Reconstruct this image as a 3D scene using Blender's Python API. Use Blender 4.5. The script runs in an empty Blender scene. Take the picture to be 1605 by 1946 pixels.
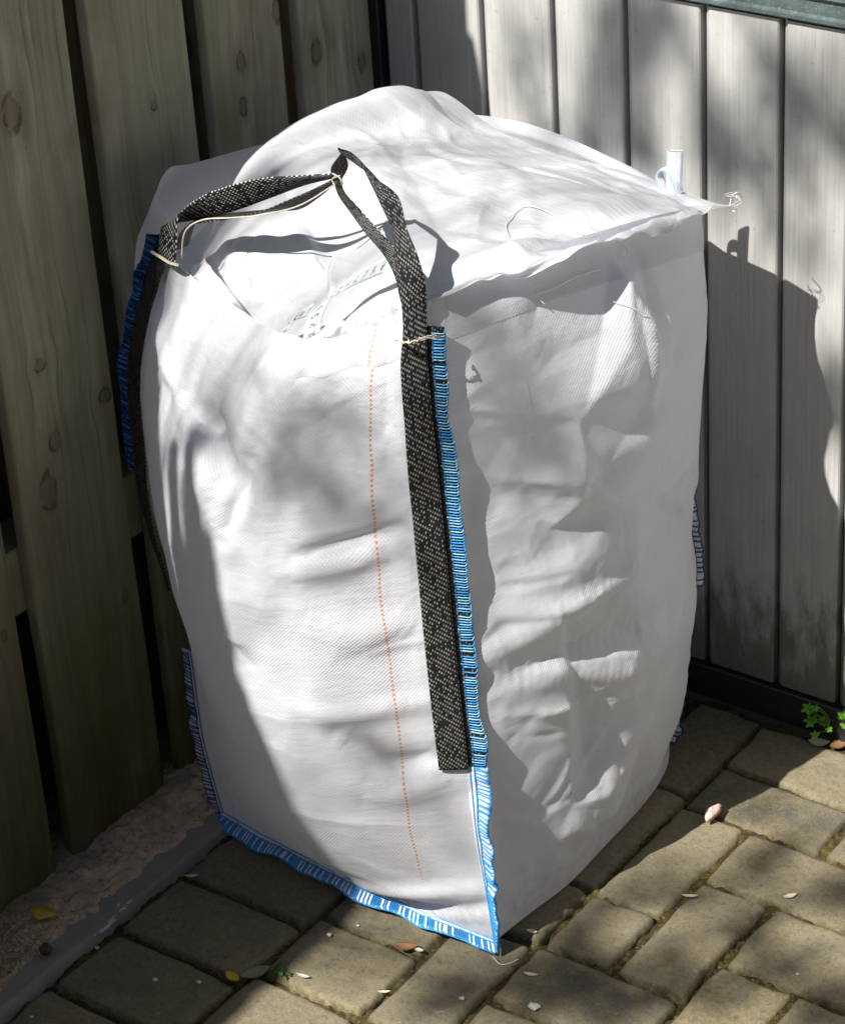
import bpy, math, random
import numpy as np
from mathutils import Vector, Matrix
D = bpy.data
SC = bpy.context.scene
COL = SC.collection
rng = np.random.default_rng(7)
random.seed(7)
PI = math.pi

# ------------------------------------------------------------------ camera
CAM = np.array([1.64197351, -2.0974758, 1.66755451])
CR = np.array([0.80966037, 0.58403899, -0.05786654])
CU = np.array([-0.25481758, 0.43864162, 0.86177812])
CF = np.array([-0.5286947, 0.68300218, -0.50397415])
FOC, PW, PH = 5112.5, 1605.0, 1946.0
cam = D.objects.new('camera', D.cameras.new('camera')); COL.objects.link(cam)
cam.data.sensor_fit = 'VERTICAL'; cam.data.sensor_height = 24.0
cam.data.lens = 24.0 * FOC / PH
cam.data.clip_start = 0.05; cam.data.clip_end = 500
m = Matrix.Identity(4)
for i in range(3):
    m[i][0] = CR[i]; m[i][1] = CU[i]; m[i][2] = -CF[i]; m[i][3] = CAM[i]
cam.matrix_world = m
SC.camera = cam

# ------------------------------------------------------------------ light
SUNV = np.array([0.2, 1.0, -1.2])                    # the way the sunlight travels
elev = math.atan2(1.2, math.hypot(0.2, 1.0))
w = D.worlds.new("World"); SC.world = w; w.use_nodes = True
nt = w.node_tree
sky = nt.nodes.new('ShaderNodeTexSky'); sky.sky_type = 'NISHITA'; sky.sun_disc = False
sky.sun_elevation = elev; sky.sun_rotation = math.atan2(-SUNV[0], -SUNV[1])
nt.links.new(sky.outputs[0], nt.nodes['Background'].inputs[0])
nt.nodes['Background'].inputs[1].default_value = 0.05
sun = D.objects.new('sun', D.lights.new('sun', 'SUN')); COL.objects.link(sun)
sun.data.energy = 5.0; sun.data.angle = math.radians(0.53); sun.data.color = (1, .965, .90)
sun.rotation_euler = Vector(SUNV).to_track_quat('-Z', 'Y').to_euler()
sun.location = (-1, -5, 7)
SC.view_settings.view_transform = 'Standard'; SC.view_settings.look = 'None'
SC.view_settings.exposure = 0.93; SC.view_settings.gamma = 1
SC.render.engine = 'CYCLES'
SC.cycles.max_bounces = 8; SC.cycles.diffuse_bounces = 5

# ------------------------------------------------------------------ helpers
def ray(px, py):
    d = CF + CR * (px - PW / 2) / FOC - CU * (py - PH / 2) / FOC
    return d / np.linalg.norm(d)
def onp(px, py, ax, val):
    d = ray(px, py); t = (val - CAM[ax]) / d[ax]
    return CAM + d * t
def ony(px, py, y): return onp(px, py, 1, y)
def onx(px, py, x): return onp(px, py, 0, x)
def onz(px, py, z=0.0): return onp(px, py, 2, z)
def proj(P):
    v = np.asarray(P) - CAM; z = v @ CF
    return np.stack([FOC * (v @ CR) / z + PW / 2, -FOC * (v @ CU) / z + PH / 2], -1)

def tag(o, label=None, cat=None, group=None, kind=None):
    if label: o['label'] = label
    if cat: o['category'] = cat
    if group: o['group'] = group
    if kind: o['kind'] = kind
    return o
ORG = {}
def empty(name, loc, label=None, cat=None, group=None):
    o = D.objects.new(name, None); COL.objects.link(o); o.location = loc
    o.empty_display_size = .05
    ORG[o.name] = np.array(loc, float)
    return tag(o, label, cat, group)
def obj(name, V, F, mat, parent=None, uv=None, smooth=True, sub=0, loc=None):
    V = np.asarray(V, float)
    org = ORG[parent.name] if parent is not None else (np.array(loc, float) if loc is not None else np.zeros(3))
    V = V - org
    me = D.meshes.new(name)
    me.from_pydata(V.tolist(), [], [tuple(int(i) for i in f) for f in F])
    if uv is not None:
        lay = me.uv_layers.new(name='UVMap')
        li = np.empty(len(me.loops), dtype=np.int32); me.loops.foreach_get('vertex_index', li)
        lay.data.foreach_set('uv', np.asarray(uv, np.float32)[li].ravel())
    if smooth:
        me.polygons.foreach_set('use_smooth', [True] * len(me.polygons))
    me.update()
    o = D.objects.new(name, me); COL.objects.link(o)
    if mat: me.materials.append(mat)
    if parent is not None:
        o.parent = parent; ORG[o.name] = org
    else:
        o.location = org; ORG[o.name] = org
    if sub:
        md = o.modifiers.new('sub', 'SUBSURF'); md.levels = sub; md.render_levels = sub
    return o
def gridf(n, m, off=0):
    i, j = np.meshgrid(np.arange(n - 1), np.arange(m - 1), indexing='ij')
    a = (i * m + j).ravel() + off
    return np.stack([a, a + m, a + m + 1, a + 1], 1)
def gridobj(name, X, mat, parent=None, UV=None, sub=0, **k):
    n, m_ = X.shape[:2]
    return obj(name, X.reshape(-1, 3), gridf(n, m_), mat, parent,
               None if UV is None else UV.reshape(-1, 2), True, sub, **k)
class MB:
    """collects pieces for ONE mesh"""
    def __init__(s): s.V = []; s.F = []; s.UV = []; s.n = 0
    def add(s, V, F, uv=None):
        V = np.asarray(V, float)
        s.V.append(V); s.F += [tuple(int(i) + s.n for i in f) for f in F]
        s.UV.append(np.zeros((len(V), 2)) if uv is None else np.asarray(uv, float)); s.n += len(V)
    def box(s, a, b, bev=0.0):
        a = np.array(a, float); b = np.array(b, float)
        if bev <= 0:
            V = [(x, y, z) for x in (a[0], b[0]) for y in (a[1], b[1]) for z in (a[2], b[2])]
            F = [(0, 1, 3, 2), (4, 6, 7, 5), (0, 4, 5, 1), (2, 3, 7, 6), (0, 2, 6, 4), (1, 5, 7, 3)]
            s.add(V, F)
        else:   # chamfered box: each corner becomes three vertices
            V = []; idx = {}
            for sx in (0, 1):
                for sy in (0, 1):
                    for sz in (0, 1):
                        c = np.array([(a, b)[sx][0], (a, b)[sy][1], (a, b)[sz][2]])
                        inn = np.array([(1 - 2 * sx), (1 - 2 * sy), (1 - 2 * sz)]) * bev
                        for k in range(3):
                            p = c + inn; p[k] = c[k]
                            idx[sx, sy, sz, k] = len(V); V.append(p)
            F = []
            for k in range(3):
                o1, o2 = [q for q in range(3) if q != k]
                for s_ in (0, 1):
                    loop = []
                    for (p, q) in ((0, 0), (1, 0), (1, 1), (0, 1)):
                        c = [0, 0, 0]; c[k] = s_; c[o1] = p; c[o2] = q
                        loop.append(idx[c[0], c[1], c[2], k])
                    F.append(loop)
            for k in range(3):
                o1, o2 = [q for q in range(3) if q != k]
                for p in (0, 1):
                    for q in (0, 1):
                        c0 = [0, 0, 0]; c1 = [0, 0, 0]
                        c0[o1] = c1[o1] = p; c0[o2] = c1[o2] = q; c1[k] = 1
                        F.append([idx[(*c0, o1)], idx[(*c1, o1)], idx[(*c1, o2)], idx[(*c0, o2)]])
            for sx in (0, 1):
                for sy in (0, 1):
                    for sz in (0, 1):
                        F.append([idx[sx, sy, sz, k] for k in range(3)])
            s.add(V, F)
    def tube(s, P, r, sides=6, close=True):
        P = np.asarray(P, float); n = len(P)
        r = np.broadcast_to(np.asarray(r, float), (n,))
        T = np.gradient(P, axis=0); T /= np.linalg.norm(T, axis=1)[:, None] + 1e-12
        a = np.array([0, 0, 1.0]) if abs(T[0, 2]) < .9 else np.array([1.0, 0, 0])
        N = np.cross(T[0], a); N /= np.linalg.norm(N)
        V = []
        for i in range(n):
            N = N - T[i] * (N @ T[i]); N /= np.linalg.norm(N) + 1e-12
            B = np.cross(T[i], N)
            for k in range(sides):
                t = 2 * PI * k / sides
                V.append(P[i] + r[i] * (math.cos(t) * N + math.sin(t) * B))
        F = []
        for i in range(n - 1):
            for k in range(sides):
                F.append((i * sides + k, i * sides + (k + 1) % sides, (i + 1) * sides + (k + 1) % sides, (i + 1) * sides + k))
        if close:
            F.append(tuple(range(sides))[::-1]); F.append(tuple((n - 1) * sides + k for k in range(sides)))
        s.add(V, F)
    def build(s, name, mat, parent=None, smooth=True, sub=0, **k):
        return obj(name, np.concatenate(s.V), s.F, mat, parent, np.concatenate(s.UV), smooth, sub, **k)
def spline(P, n):
    """Catmull-Rom through the rows of P, n samples, even in arc length"""
    P = np.asarray(P, float)
    t = np.linspace(0, len(P) - 1, 40 * len(P))
    Q = crom(P, t)
    L = np.concatenate([[0], np.cumsum(np.linalg.norm(np.diff(Q, axis=0), axis=1))])
    s = np.linspace(0, L[-1], n)
    return np.stack([np.interp(s, L, Q[:, k]) for k in range(Q.shape[1])], 1)
def crom(P, t):
    n = len(P)
    i = np.clip(np.floor(t).astype(int), 0, n - 2); f = t - i
    sh = (len(t),) + (1,) * (P.ndim - 1); f = f.reshape(sh)
    ext = np.concatenate([2 * P[:1] - P[1:2], P, 2 * P[-1:] - P[-2:-1]])
    a, b, c, d = ext[i], ext[i + 1], ext[i + 2], ext[i + 3]
    return .5 * (2 * b + (c - a) * f + (2 * a - 5 * b + 4 * c - d) * f * f + (3 * b - a - 3 * c + d) * f ** 3)
def smooth_noise(n, m_, cells_n, cells_m, r):
    c = r.standard_normal((cells_n + 3, cells_m + 3))
    A = crom(c, np.linspace(1, cells_n + 1, n)); return crom(A.T.copy(), np.linspace(1, cells_m + 1, m_)).T
def sstep(a, b, x):
    t = np.clip((x - a) / (b - a), 0, 1); return t * t * (3 - 2 * t)

# ------------------------------------------------------------------ materials
class NT:
    def __init__(s, name):
        s.mat = D.materials.new(name); s.mat.use_nodes = True
        s.t = s.mat.node_tree; s.t.nodes.clear()
        s.out = s.t.nodes.new('ShaderNodeOutputMaterial')
    def n(s, typ, **kw):
        nd = s.t.nodes.new('ShaderNode' + typ)
        for k, v in kw.items():
            setattr(nd, k, v)
        return nd
    def set(s, sock, v):
        if isinstance(v, bpy.types.NodeSocket): s.t.links.new(v, sock)
        elif isinstance(v, (tuple, list)) and sock.type == 'RGBA' and len(v) == 3: sock.default_value = (*v, 1)
        else: sock.default_value = v
    def math(s, op, a, b=None, c=None):
        nd = s.n('Math', operation=op)
        for i, v in enumerate((a, b, c)):
            if v is not None: s.set(nd.inputs[i], v)
        return nd.outputs[0]
    def vmath(s, op, a, b=None):
        nd = s.n('VectorMath', operation=op)
        s.set(nd.inputs[0], a)
        if b is not None: s.set(nd.inputs[1], b)
        return nd.outputs['Value'] if op in ('LENGTH', 'DISTANCE', 'DOT_PRODUCT') else nd.outputs[0]
    def mix(s, f, a, b, mode='MIX'):
        nd = s.n('MixRGB', blend_type=mode)
        s.set(nd.inputs[0], f); s.set(nd.inputs[1], a); s.set(nd.inputs[2], b)
        return nd.outputs[0]
    def ramp(s, f, *stops):
        nd = s.n('ValToRGB'); cr = nd.color_ramp
        while len(cr.elements) < len(stops): cr.elements.new(.5)
        for e, (p, c) in zip(cr.elements, stops):
            e.position = p; e.color = (*c, 1) if len(c) == 3 else c
        s.set(nd.inputs[0], f); return nd.outputs[0]
    def step(s, a, b, x):
        nd = s.n('MapRange', interpolation_type='SMOOTHSTEP')
        s.set(nd.inputs[0], x); s.set(nd.inputs[1], a); s.set(nd.inputs[2], b)
        return nd.outputs[0]
    def noise(s, vec, scale, detail=3, rough=.55, dist=0.0):
        nd = s.n('TexNoise'); s.set(nd.inputs['Vector'], vec)
        nd.inputs['Scale'].default_value = scale; nd.inputs['Detail'].default_value = detail
        nd.inputs['Roughness'].default_value = rough; nd.inputs['Distortion'].default_value = dist
        return nd.outputs[0]
    def pos(s): return s.n('NewGeometry').outputs['Position']
    def uv(s): return s.n('UVMap', uv_map='UVMap').outputs[0]
    def xyz(s, v):
        nd = s.n('SeparateXYZ'); s.set(nd.inputs[0], v); return nd.outputs
    def comb(s, x, y, z):
        nd = s.n('CombineXYZ')
        for i, v in enumerate((x, y, z)): s.set(nd.inputs[i], v)
        return nd.outputs[0]
    def bump(s, h, strength=.5, dist=.001, normal=None):
        nd = s.n('Bump'); nd.inputs['Strength'].default_value = strength
        nd.inputs['Distance'].default_value = dist; s.set(nd.inputs['Height'], h)
        if normal is not None: s.set(nd.inputs['Normal'], normal)
        return nd.outputs[0]
    def bsdf(s, col, rough=.6, normal=None, spec=.5, metal=0.0, **kw):
        nd = s.n('BsdfPrincipled')
        s.set(nd.inputs['Base Color'], col); s.set(nd.inputs['Roughness'], rough)
        s.set(nd.inputs['Specular IOR Level'], spec); s.set(nd.inputs['Metallic'], metal)
        if normal is not None: s.set(nd.inputs['Normal'], normal)
        for k, v in kw.items(): s.set(nd.inputs[k], v)
        return nd.outputs[0]
    def done(s, sh):
        s.t.links.new(sh, s.out.inputs[0]); return s.mat

def plain(name, col, rough=.6, spec=.4, bump=0.0, scale=200, var=.25, **kw):
    t = NT(name); p = t.pos()
    n1 = t.noise(p, scale, 4)
    c = t.mix(n1, tuple(x * (1 - var) for x in col), tuple(min(1, x * (1 + var)) for x in col))
    nn = t.bump(n1, bump, .002) if bump else None
    return t.done(t.bsdf(c, rough, nn, spec, **kw))

def fabric_mat(name, base=(.77, .785, .835), stripe=None, transl=.36, weave=1.0, rough=.42, crease=False):
    t = NT(name); uv = t.uv(); x, y, _ = t.xyz(uv)
    k = 2 * PI / .0036
    a = t.math('SINE', t.math('MULTIPLY', x, k)); b = t.math('SINE', t.math('MULTIPLY', y, k))
    h = t.math('MULTIPLY', a, b)
    big = t.noise(uv, 55, 4, .6)
    vis = t.step(.3, .7, t.noise(uv, 16, 2))
    h = t.math('MULTIPLY', h, t.math('ADD', .45, t.math('MULTIPLY', vis, .55)))
    h2 = t.noise(t.vmath('MULTIPLY', uv, (1, 3.2, 1)), 60, 3, .6)
    nrm = t.bump(h2, .13, .004)
    if crease:
        dv = t.n('TexNoise'); dv.inputs['Scale'].default_value = 9; t.set(dv.inputs['Vector'], uv)
        wv = t.vmath('ADD', uv, t.vmath('SCALE', dv.outputs['Color'])) if False else t.vmath('ADD', uv, t.vmath('MULTIPLY', dv.outputs['Color'], (.05, .05, 0)))
        for sc, st in ((13, .25), (34, .22)):
            vo = t.n('TexVoronoi', feature='F1'); vo.inputs['Scale'].default_value = sc; t.set(vo.inputs['Vector'], wv)
            vo2 = t.n('TexVoronoi', feature='F2'); vo2.inputs['Scale'].default_value = sc; t.set(vo2.inputs['Vector'], wv)
            nrm = t.bump(t.math('SUBTRACT', vo2.outputs['Distance'], vo.outputs['Distance']), st, .10 / sc, nrm)
    nrm = t.bump(h,   .42 * weave, .0004, nrm)
    dirt = t.step(.55, .8, t.noise(uv, 9, 5, .65))
    col = t.mix(t.math('MULTIPLY', dirt, .16), base, (.62, .58, .5))
    foot = t.math('MULTIPLY', t.step(.09, .0, t.math('ADD', y, t.math('MULTIPLY', t.math('SUBTRACT', t.noise(uv, 24, 4), .5), .09))), t.step(.35, .7, t.noise(uv, 70, 4, .65)))
    col = t.mix(t.math('MULTIPLY', foot, .35), col, (.42, .36, .27))
    scf = t.math('MULTIPLY', t.step(.6, .72, t.noise(t.vmath('MULTIPLY', uv, (30, 8, 1)), 1.0, 5, .7)), t.step(.5, .65, t.noise(uv, 6, 2)))
    col = t.mix(t.math('MULTIPLY', scf, .22), col, (.45, .40, .33))
    col = t.mix(t.math('MULTIPLY', t.math('ADD', t.math('MULTIPLY', h, .5), .5), .1), col, tuple(q * .86 for q in base))
    if stripe is not None:
        wob = t.math('MULTIPLY', t.math('SUBTRACT', t.noise(uv, 14, 2), .5), .006)
        bow = t.math('MULTIPLY', t.math('SINE', t.math('MULTIPLY', y, PI / .66)), .013)
        d = t.math('ABSOLUTE', t.math('SUBTRACT', t.math('SUBTRACT', t.math('ADD', x, wob), bow), stripe))
        on = t.math('LESS_THAN', d, .00105)
        dash = t.math('LESS_THAN', t.math('FRACT', t.math('MULTIPLY', y, 1 / .0046)), .56)
        fade = t.step(.04, .09, y)
        on = t.math('MULTIPLY', t.math('MULTIPLY', on, dash), t.math('MULTIPLY', fade, .85))
        col = t.mix(on, col, (.80, .28, .10))
    rg = t.math('ADD', rough - .08, t.math('MULTIPLY', big, .25))
    sh = t.bsdf(col, rg, nrm, .45)
    tr = t.n('BsdfTranslucent'); t.set(tr.inputs[0], col); t.set(tr.inputs[1], nrm)
    mx = t.n('MixShader'); mx.inputs[0].default_value = transl
    t.t.links.new(sh, mx.inputs[1]); t.t.links.new(tr.outputs[0], mx.inputs[2])
    return t.done(mx.outputs[0])

def webbing_mat(name, fleck=.75, du=.0027, dv=.0046):
    t = NT(name); uv = t.uv(); x, y, _ = t.xyz(uv)
    cx = t.math('DIVIDE', x, du); ix = t.math('FLOOR', cx); fx = t.math('FRACT', cx)
    cy = t.math('ADD', t.math('DIVIDE', y, dv), t.math('MULTIPLY', ix, .36)); iy = t.math('FLOOR', cy); fy = t.math('FRACT', cy)
    wn = t.n('TexWhiteNoise', noise_dimensions='2D'); t.set(wn.inputs['Vector'], t.comb(ix, iy, 0.0)); rnd = wn.outputs[0]
    ax = t.math('ABSOLUTE', t.math('SUBTRACT', fx, .5)); ay = t.math('ABSOLUTE', t.math('SUBTRACT', fy, .5))
    e = t.math('ADD', t.math('MULTIPLY', t.math('POWER', t.math('DIVIDE', ax, .34), 2.0), 1.0), t.math('POWER', t.math('DIVIDE', ay, .26), 2.0))
    on = t.step(1.1, .5, e)
    keep = t.math('GREATER_THAN', rnd, .22)
    f = t.math('MULTIPLY', t.math('MULTIPLY', on, keep), fleck)
    shade = t.mix(rnd, (.25, .25, .24), (.8, .79, .74))
    col = t.mix(f, (.011, .011, .012), shade)
    hh = t.math('MULTIPLY', t.math('SINE', t.math('MULTIPLY', fx, PI)), t.math('ADD', .5, on))
    nrm = t.bump(hh, .8, .0008)
    return t.done(t.bsdf(col, .45, nrm, .35))

M = {}
M['fabric'] = fabric_mat('woven_white')
M['skirt'] = fabric_mat('thin_woven_white', base=(.79, .805, .855), crease=True, transl=.40, weave=.4, rough=.36)
M['fin'] = fabric_mat('seam_white', transl=.1, weave=.6)
M['web'] = webbing_mat('black_webbing', fleck=.5, du=.0025, dv=.0050)
M['web_top'] = webbing_mat('black_webbing_glare', fleck=1.0)  # whiter flecks: sun glare painted into the webbing colour
M['web_dark'] = webbing_mat('black_webbing_dark', fleck=.22)
M['blue'] = plain('blue_thread', (.03, .28, .68), .5, .4, .3, 900, .55)
M['bluepale'] = plain('pale_blue_thread', (.28, .56, .80), .5, .4, .3, 900, .4)
M['navy'] = plain('navy_thread', (.012, .05, .2), .5, .4, .3, 900, .5)
M['string'] = plain('cream_string', (.62, .57, .47), .7, .3, .4, 900, .2)
M['strandwhite'] = plain('white_strand', (.78, .78, .78), .35, .5)
M['orange'] = plain('orange_thread', (.7, .2, .06), .6)

def timber_mat():
    t = NT('weathered_timber'); p = t.pos(); x, y, z = t.xyz(p)
    knots = [(20, 215, .010, .018), (600, 98, .008, .013), (686, 117, .006, .009), (457, 118, .0055, .011), (462, 203, .005, .009),
             (290, 199, .004, .006), (92, 936, .010, .020), (103, 838, .007, .011), (75, 693, .007, .006), (200, 752, .008, .008),
             (528, 20, .008, .011), (8, 1208, .004, .006), (238, 1130, .004, .009), (205, 610, .003, .005)]
    dist = None; warp = 0.0
    wn = t.noise(p, 75, 4, .65)
    for (px, py, ry, rz) in knots:
        c = onx(px, py, 0)
        dy = t.math('SUBTRACT', y, float(c[1])); dz = t.math('SUBTRACT', z, float(c[2]))
        e = t.math('SQRT', t.math('ADD', t.math('POWER', t.math('DIVIDE', dy, ry), 2.0), t.math('POWER', t.math('DIVIDE', dz, rz), 2.0)))
        dist = e if dist is None else t.math('MINIMUM', dist, e)
        g = t.math('MULTIPLY', dy, t.math('EXPONENT', t.math('MULTIPLY', t.math('MULTIPLY', e, e), -.16)))
        warp = t.math('ADD', warp, t.math('MULTIPLY', g, -.75))
    dist = t.math('ADD', dist, t.math('MULTIPLY', t.math('SUBTRACT', wn, .5), 1.1))
    lowf = t.noise(t.comb(t.math('MULTIPLY', x, 6.0), t.math('MULTIPLY', y, 6.0), t.math('MULTIPLY', z, 1.6)), 1.5, 2)
    yy = t.math('ADD', t.math('ADD', y, warp), t.math('MULTIPLY', t.math('SUBTRACT', lowf, .5), .05))
    gv = t.comb(t.math('MULTIPLY', x, 40.0), t.math('MULTIPLY', yy, 95.0), t.math('MULTIPLY', z, 2.2))
    g1 = t.noise(gv, 1.0, 5, .62)
    gv2 = t.comb(t.math('MULTIPLY', x, 100.0), t.math('MULTIPLY', yy, 420.0), t.math('MULTIPLY', z, 9.0))
    g2 = t.noise(gv2, 1.0, 3, .6)
    col = t.ramp(g1, (.25, (.30, .265, .18)), (.45, (.49, .45, .335)), (.6, (.60, .56, .435)), (.8, (.45, .39, .27)))
    col = t.mix(t.math('MULTIPLY', t.step(.5, .7, t.noise(p, 9, 3)), .5), col, (.25, .18, .13))
    col = t.mix(t.math('MULTIPLY', g2, .45), col, (.10, .09, .065), 'MULTIPLY')
    col = t.mix(.3, col, t.mix(g2, (.19, .172, .13), (.40, .37, .30)))
    pale = t.step(.5, .72, t.noise(t.comb(t.math('MULTIPLY', x, 3.0), t.math('MULTIPLY', y, 22.0), t.math('MULTIPLY', z, 2.6)), 1.0, 4, .6))
    col = t.mix(t.math('MULTIPLY', pale, .65), col, (.74, .69, .54))
    strk = t.step(.56, .72, t.noise(t.comb(t.math('MULTIPLY', x, 60.0), t.math('MULTIPLY', yy, 210.0), t.math('MULTIPLY', z, 3.2)), 1.0, 4, .62))
    col = t.mix(t.math('MULTIPLY', strk, .65), col, (.085, .068, .045))
    brd = t.step(.4, .62, t.noise(t.comb(0.0, t.math('MULTIPLY', y, 3.3), t.math('MULTIPLY', z, .8)), 2.0, 2))
    col = t.mix(t.math('MULTIPLY', brd, .35), col, (.30, .30, .16))
    # mould specks and saw marks
    spk = t.step(.62, .74, t.noise(t.comb(t.math('MULTIPLY', x, 1.0), y, t.math('MULTIPLY', z, 2.2)), 170, 3, .6))
    col = t.mix(t.math('MULTIPLY', spk, .3), col, (.06, .055, .045))
    # green algae: in patches on the boards and thick near the ground
    an = t.noise(t.comb(x, t.math('MULTIPLY', y, 1.8), z), 7, 5, .62)
    low = t.math('SUBTRACT', .72, t.math('MULTIPLY', z, 1.05))
    al = t.step(.47, .78, t.math('ADD', t.math('MULTIPLY', an, .72), t.math('MULTIPLY', low, .42)))
    edge = t.step(.38, .62, t.noise(t.comb(x, t.math('MULTIPLY', y, 9.0), z), 1.7, 3))
    al = t.math('MAXIMUM', al, t.math('MULTIPLY', edge, t.math('MULTIPLY', t.step(.4, .7, an), .55)))
    col = t.mix(t.math('MULTIPLY', al, .9), col, t.mix(g1, (.075, .085, .018), (.19, .19, .05)))
    dk = t.step(.62, .10, t.math('ADD', z, t.math('MULTIPLY', t.math('SUBTRACT', an, .5), .5)))  # darker algae at the board feet, deepened with painted shade
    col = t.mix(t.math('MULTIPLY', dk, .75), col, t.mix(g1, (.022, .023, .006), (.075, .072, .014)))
    # knots
    kin = t.step(1.05, .8, dist); ring = t.math('MULTIPLY', t.step(1.35, 1.05, dist), t.step(.7, .95, dist))
    col = t.mix(t.math('MULTIPLY', kin, .45), col, (.12, .085, .06))
    col = t.mix(t.math('MULTIPLY', t.math('MULTIPLY', ring, t.step(.35, .6, t.noise(p, 70, 3))), .75), col, (.045, .032, .022))
    halo = t.step(3.2, 1.2, dist)
    col = t.mix(t.math('MULTIPLY', halo, .22), col, (.17, .13, .085))
    hgt = t.math('ADD', t.math('ADD', t.math('MULTIPLY', g1, .5), t.math('MULTIPLY', g2, .6)), t.math('MULTIPLY', ring, -.8))
    return t.done(t.bsdf(col, .85, t.bump(hgt, .55, .0016), .2))
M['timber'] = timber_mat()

def cladding_mat():
    t = NT('grey_composite'); p = t.pos(); x, y, z = t.xyz(p)
    v = t.comb(t.math('MULTIPLY', x, 330.0), t.math('MULTIPLY', y, 60.0), t.math('MULTIPLY', z, 7.0))
    g = t.noise(v, 1.0, 4, .65)
    v2 = t.comb(t.math('MULTIPLY', x, 900.0), y, t.math('MULTIPLY', z, 28.0))
    g2 = t.noise(v2, 1.0, 2, .6)
    bl = t.noise(t.comb(t.math('MULTIPLY', x, 2.0), y, z), 14, 4, .6)
    col = t.ramp(g, (.25, (.33, .332, .332)), (.5, (.41, .408, .40)), (.75, (.48, .475, .46)))
    col = t.mix(t.math('MULTIPLY', t.step(.52, .75, g2), .16), col, (.15, .148, .142))
    col = t.mix(t.math('MULTIPLY', t.step(.4, .72, bl), .4), col, (.52, .51, .48))
    # grime creeping up from the ground
    n = t.noise(t.comb(t.math('MULTIPLY', x, 2.2), y, t.math('MULTIPLY', z, .8)), 22, 5, .65)
    gr = t.step(.5, .72, t.math('ADD', t.math('MULTIPLY', n, .6), t.math('MULTIPLY', t.step(.33, .03, z), .42)))
    col = t.mix(t.math('MULTIPLY', gr, .75), col, (.075, .075, .045))
    col = t.mix(t.math('MULTIPLY', t.step(.62, .72, t.noise(p, 160, 3)), .25), col, (.12, .115, .1))
    h = t.math('ADD', g, t.math('MULTIPLY', g2, .7))
    return t.done(t.bsdf(col, .55, t.bump(h, .35, .0006), .35))
M['clad'] = cladding_mat()
M['dark_metal'] = plain('dark_aluminium', (.018, .02, .022), .45, .5, .1, 60, .3)
def trim_mat():
    t = NT('grey_green_trim'); p = t.pos()
    n = t.noise(p, 45, 5, .65); n2 = t.noise(p, 400, 3)
    col = t.mix(t.step(.35, .75, n), (.055, .082, .085), (.11, .15, .15))
    col = t.mix(t.math('MULTIPLY', t.step(.55, .7, n2), .35), col, (.3, .33, .32))
    return t.done(t.bsdf(col, .45, t.bump(n2, .15, .001), .5))
M['trim'] = trim_mat()

def paver_mat():
    t = NT('paver_stone'); p = t.pos(); uv = t.uv(); rnd, edge, _ = t.xyz(uv)
    n = t.noise(p, 26, 5, .6); f = t.noise(p, 650, 3, .7); f2 = t.noise(p, 160, 4, .65)
    col = t.mix(rnd, (.10, .094, .076), (.275, .225, .13))
    col = t.mix(t.step(.35, .7, n), col, t.mix(rnd, (.20, .165, .092), (.17, .152, .108)))
    col = t.mix(t.math('MULTIPLY', t.step(.55, .8, t.noise(p, 12, 3)), .5), col, (.095, .10, .098))
    col = t.mix(t.math('MULTIPLY', t.step(.45, .75, f2), .5), col, (.07, .063, .045))
    col = t.mix(t.math('MULTIPLY', t.step(.5, .72, f), .35), col, (.30, .28, .225))
    col = t.mix(t.math('MULTIPLY', t.step(.52, .3, f), .5), col, (.06, .055, .042))
    ed = t.math('MULTIPLY', t.step(.45, 1.0, edge), t.step(.3, .6, f2))
    col = t.mix(t.math('MULTIPLY', t.step(.6, .68, t.noise(p, 90, 5, .7)), .55), col, (.055, .05, .038))
    col = t.mix(t.math('MULTIPLY', t.step(.63, .7, t.noise(p, 48, 4, .7)), .4), col, (.33, .31, .26))
    col = t.mix(t.math('MULTIPLY', ed, .75), col, (.085, .07, .025))
    h = t.math('ADD', t.math('MULTIPLY', f, .5), f2)
    return t.done(t.bsdf(col, .85, t.bump(h, .6, .0022), .25))
M['paver'] = paver_mat()
def joint_mat():
    t = NT('mossy_joint'); p = t.pos()
    n = t.noise(p, 30, 4, .6); f = t.noise(p, 420, 4, .7); g = t.noise(p, 120, 3)
    col = t.mix(t.step(.42, .64, n), (.06, .042, .024), (.10, .082, .022))
    col = t.mix(t.math('MULTIPLY', t.step(.5, .7, g), .7), col, (.17, .14, .038))
    col = t.mix(t.math('MULTIPLY', t.step(.45, .7, f), .6), col, (.05, .04, .02))
    col = t.mix(t.math('MULTIPLY', t.step(.6, .68, t.noise(p, 320, 3)), .5), col, (.34, .29, .17))
    return t.done(t.bsdf(col, .95, t.bump(f, .9, .004), .1))
M['joint'] = joint_mat()
def mortar_mat():
    t = NT('rough_mortar'); p = t.pos(); x, y, z = t.xyz(p)
    n = t.noise(p, 38, 5, .65); f = t.noise(p, 330, 5, .7); g = t.noise(p, 130, 4, .7)
    col = t.mix(t.step(.35, .65, n), (.46, .36, .25), (.64, .46, .33))
    col = t.mix(t.math('MULTIPLY', t.step(.54, .66, g), .75), col, (.10, .075, .055))
    col = t.mix(t.math('MULTIPLY', t.step(.55, .7, f), .5), col, (.54, .45, .36))
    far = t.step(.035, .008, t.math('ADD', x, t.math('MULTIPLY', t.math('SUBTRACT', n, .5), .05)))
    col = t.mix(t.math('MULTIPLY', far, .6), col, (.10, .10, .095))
    mo = t.math('MULTIPLY', t.step(-.62, -.72, t.math('ADD', y, t.math('MULTIPLY', t.math('SUBTRACT', g, .5), .25))), t.step(.4, .6, f))
    col = t.mix(t.math('MULTIPLY', mo, .7), col, (.07, .075, .03))
    return t.done(t.bsdf(col, .95, t.bump(t.math('ADD', f, g), .5, .003), .15))
M['mortar'] = mortar_mat()
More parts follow.
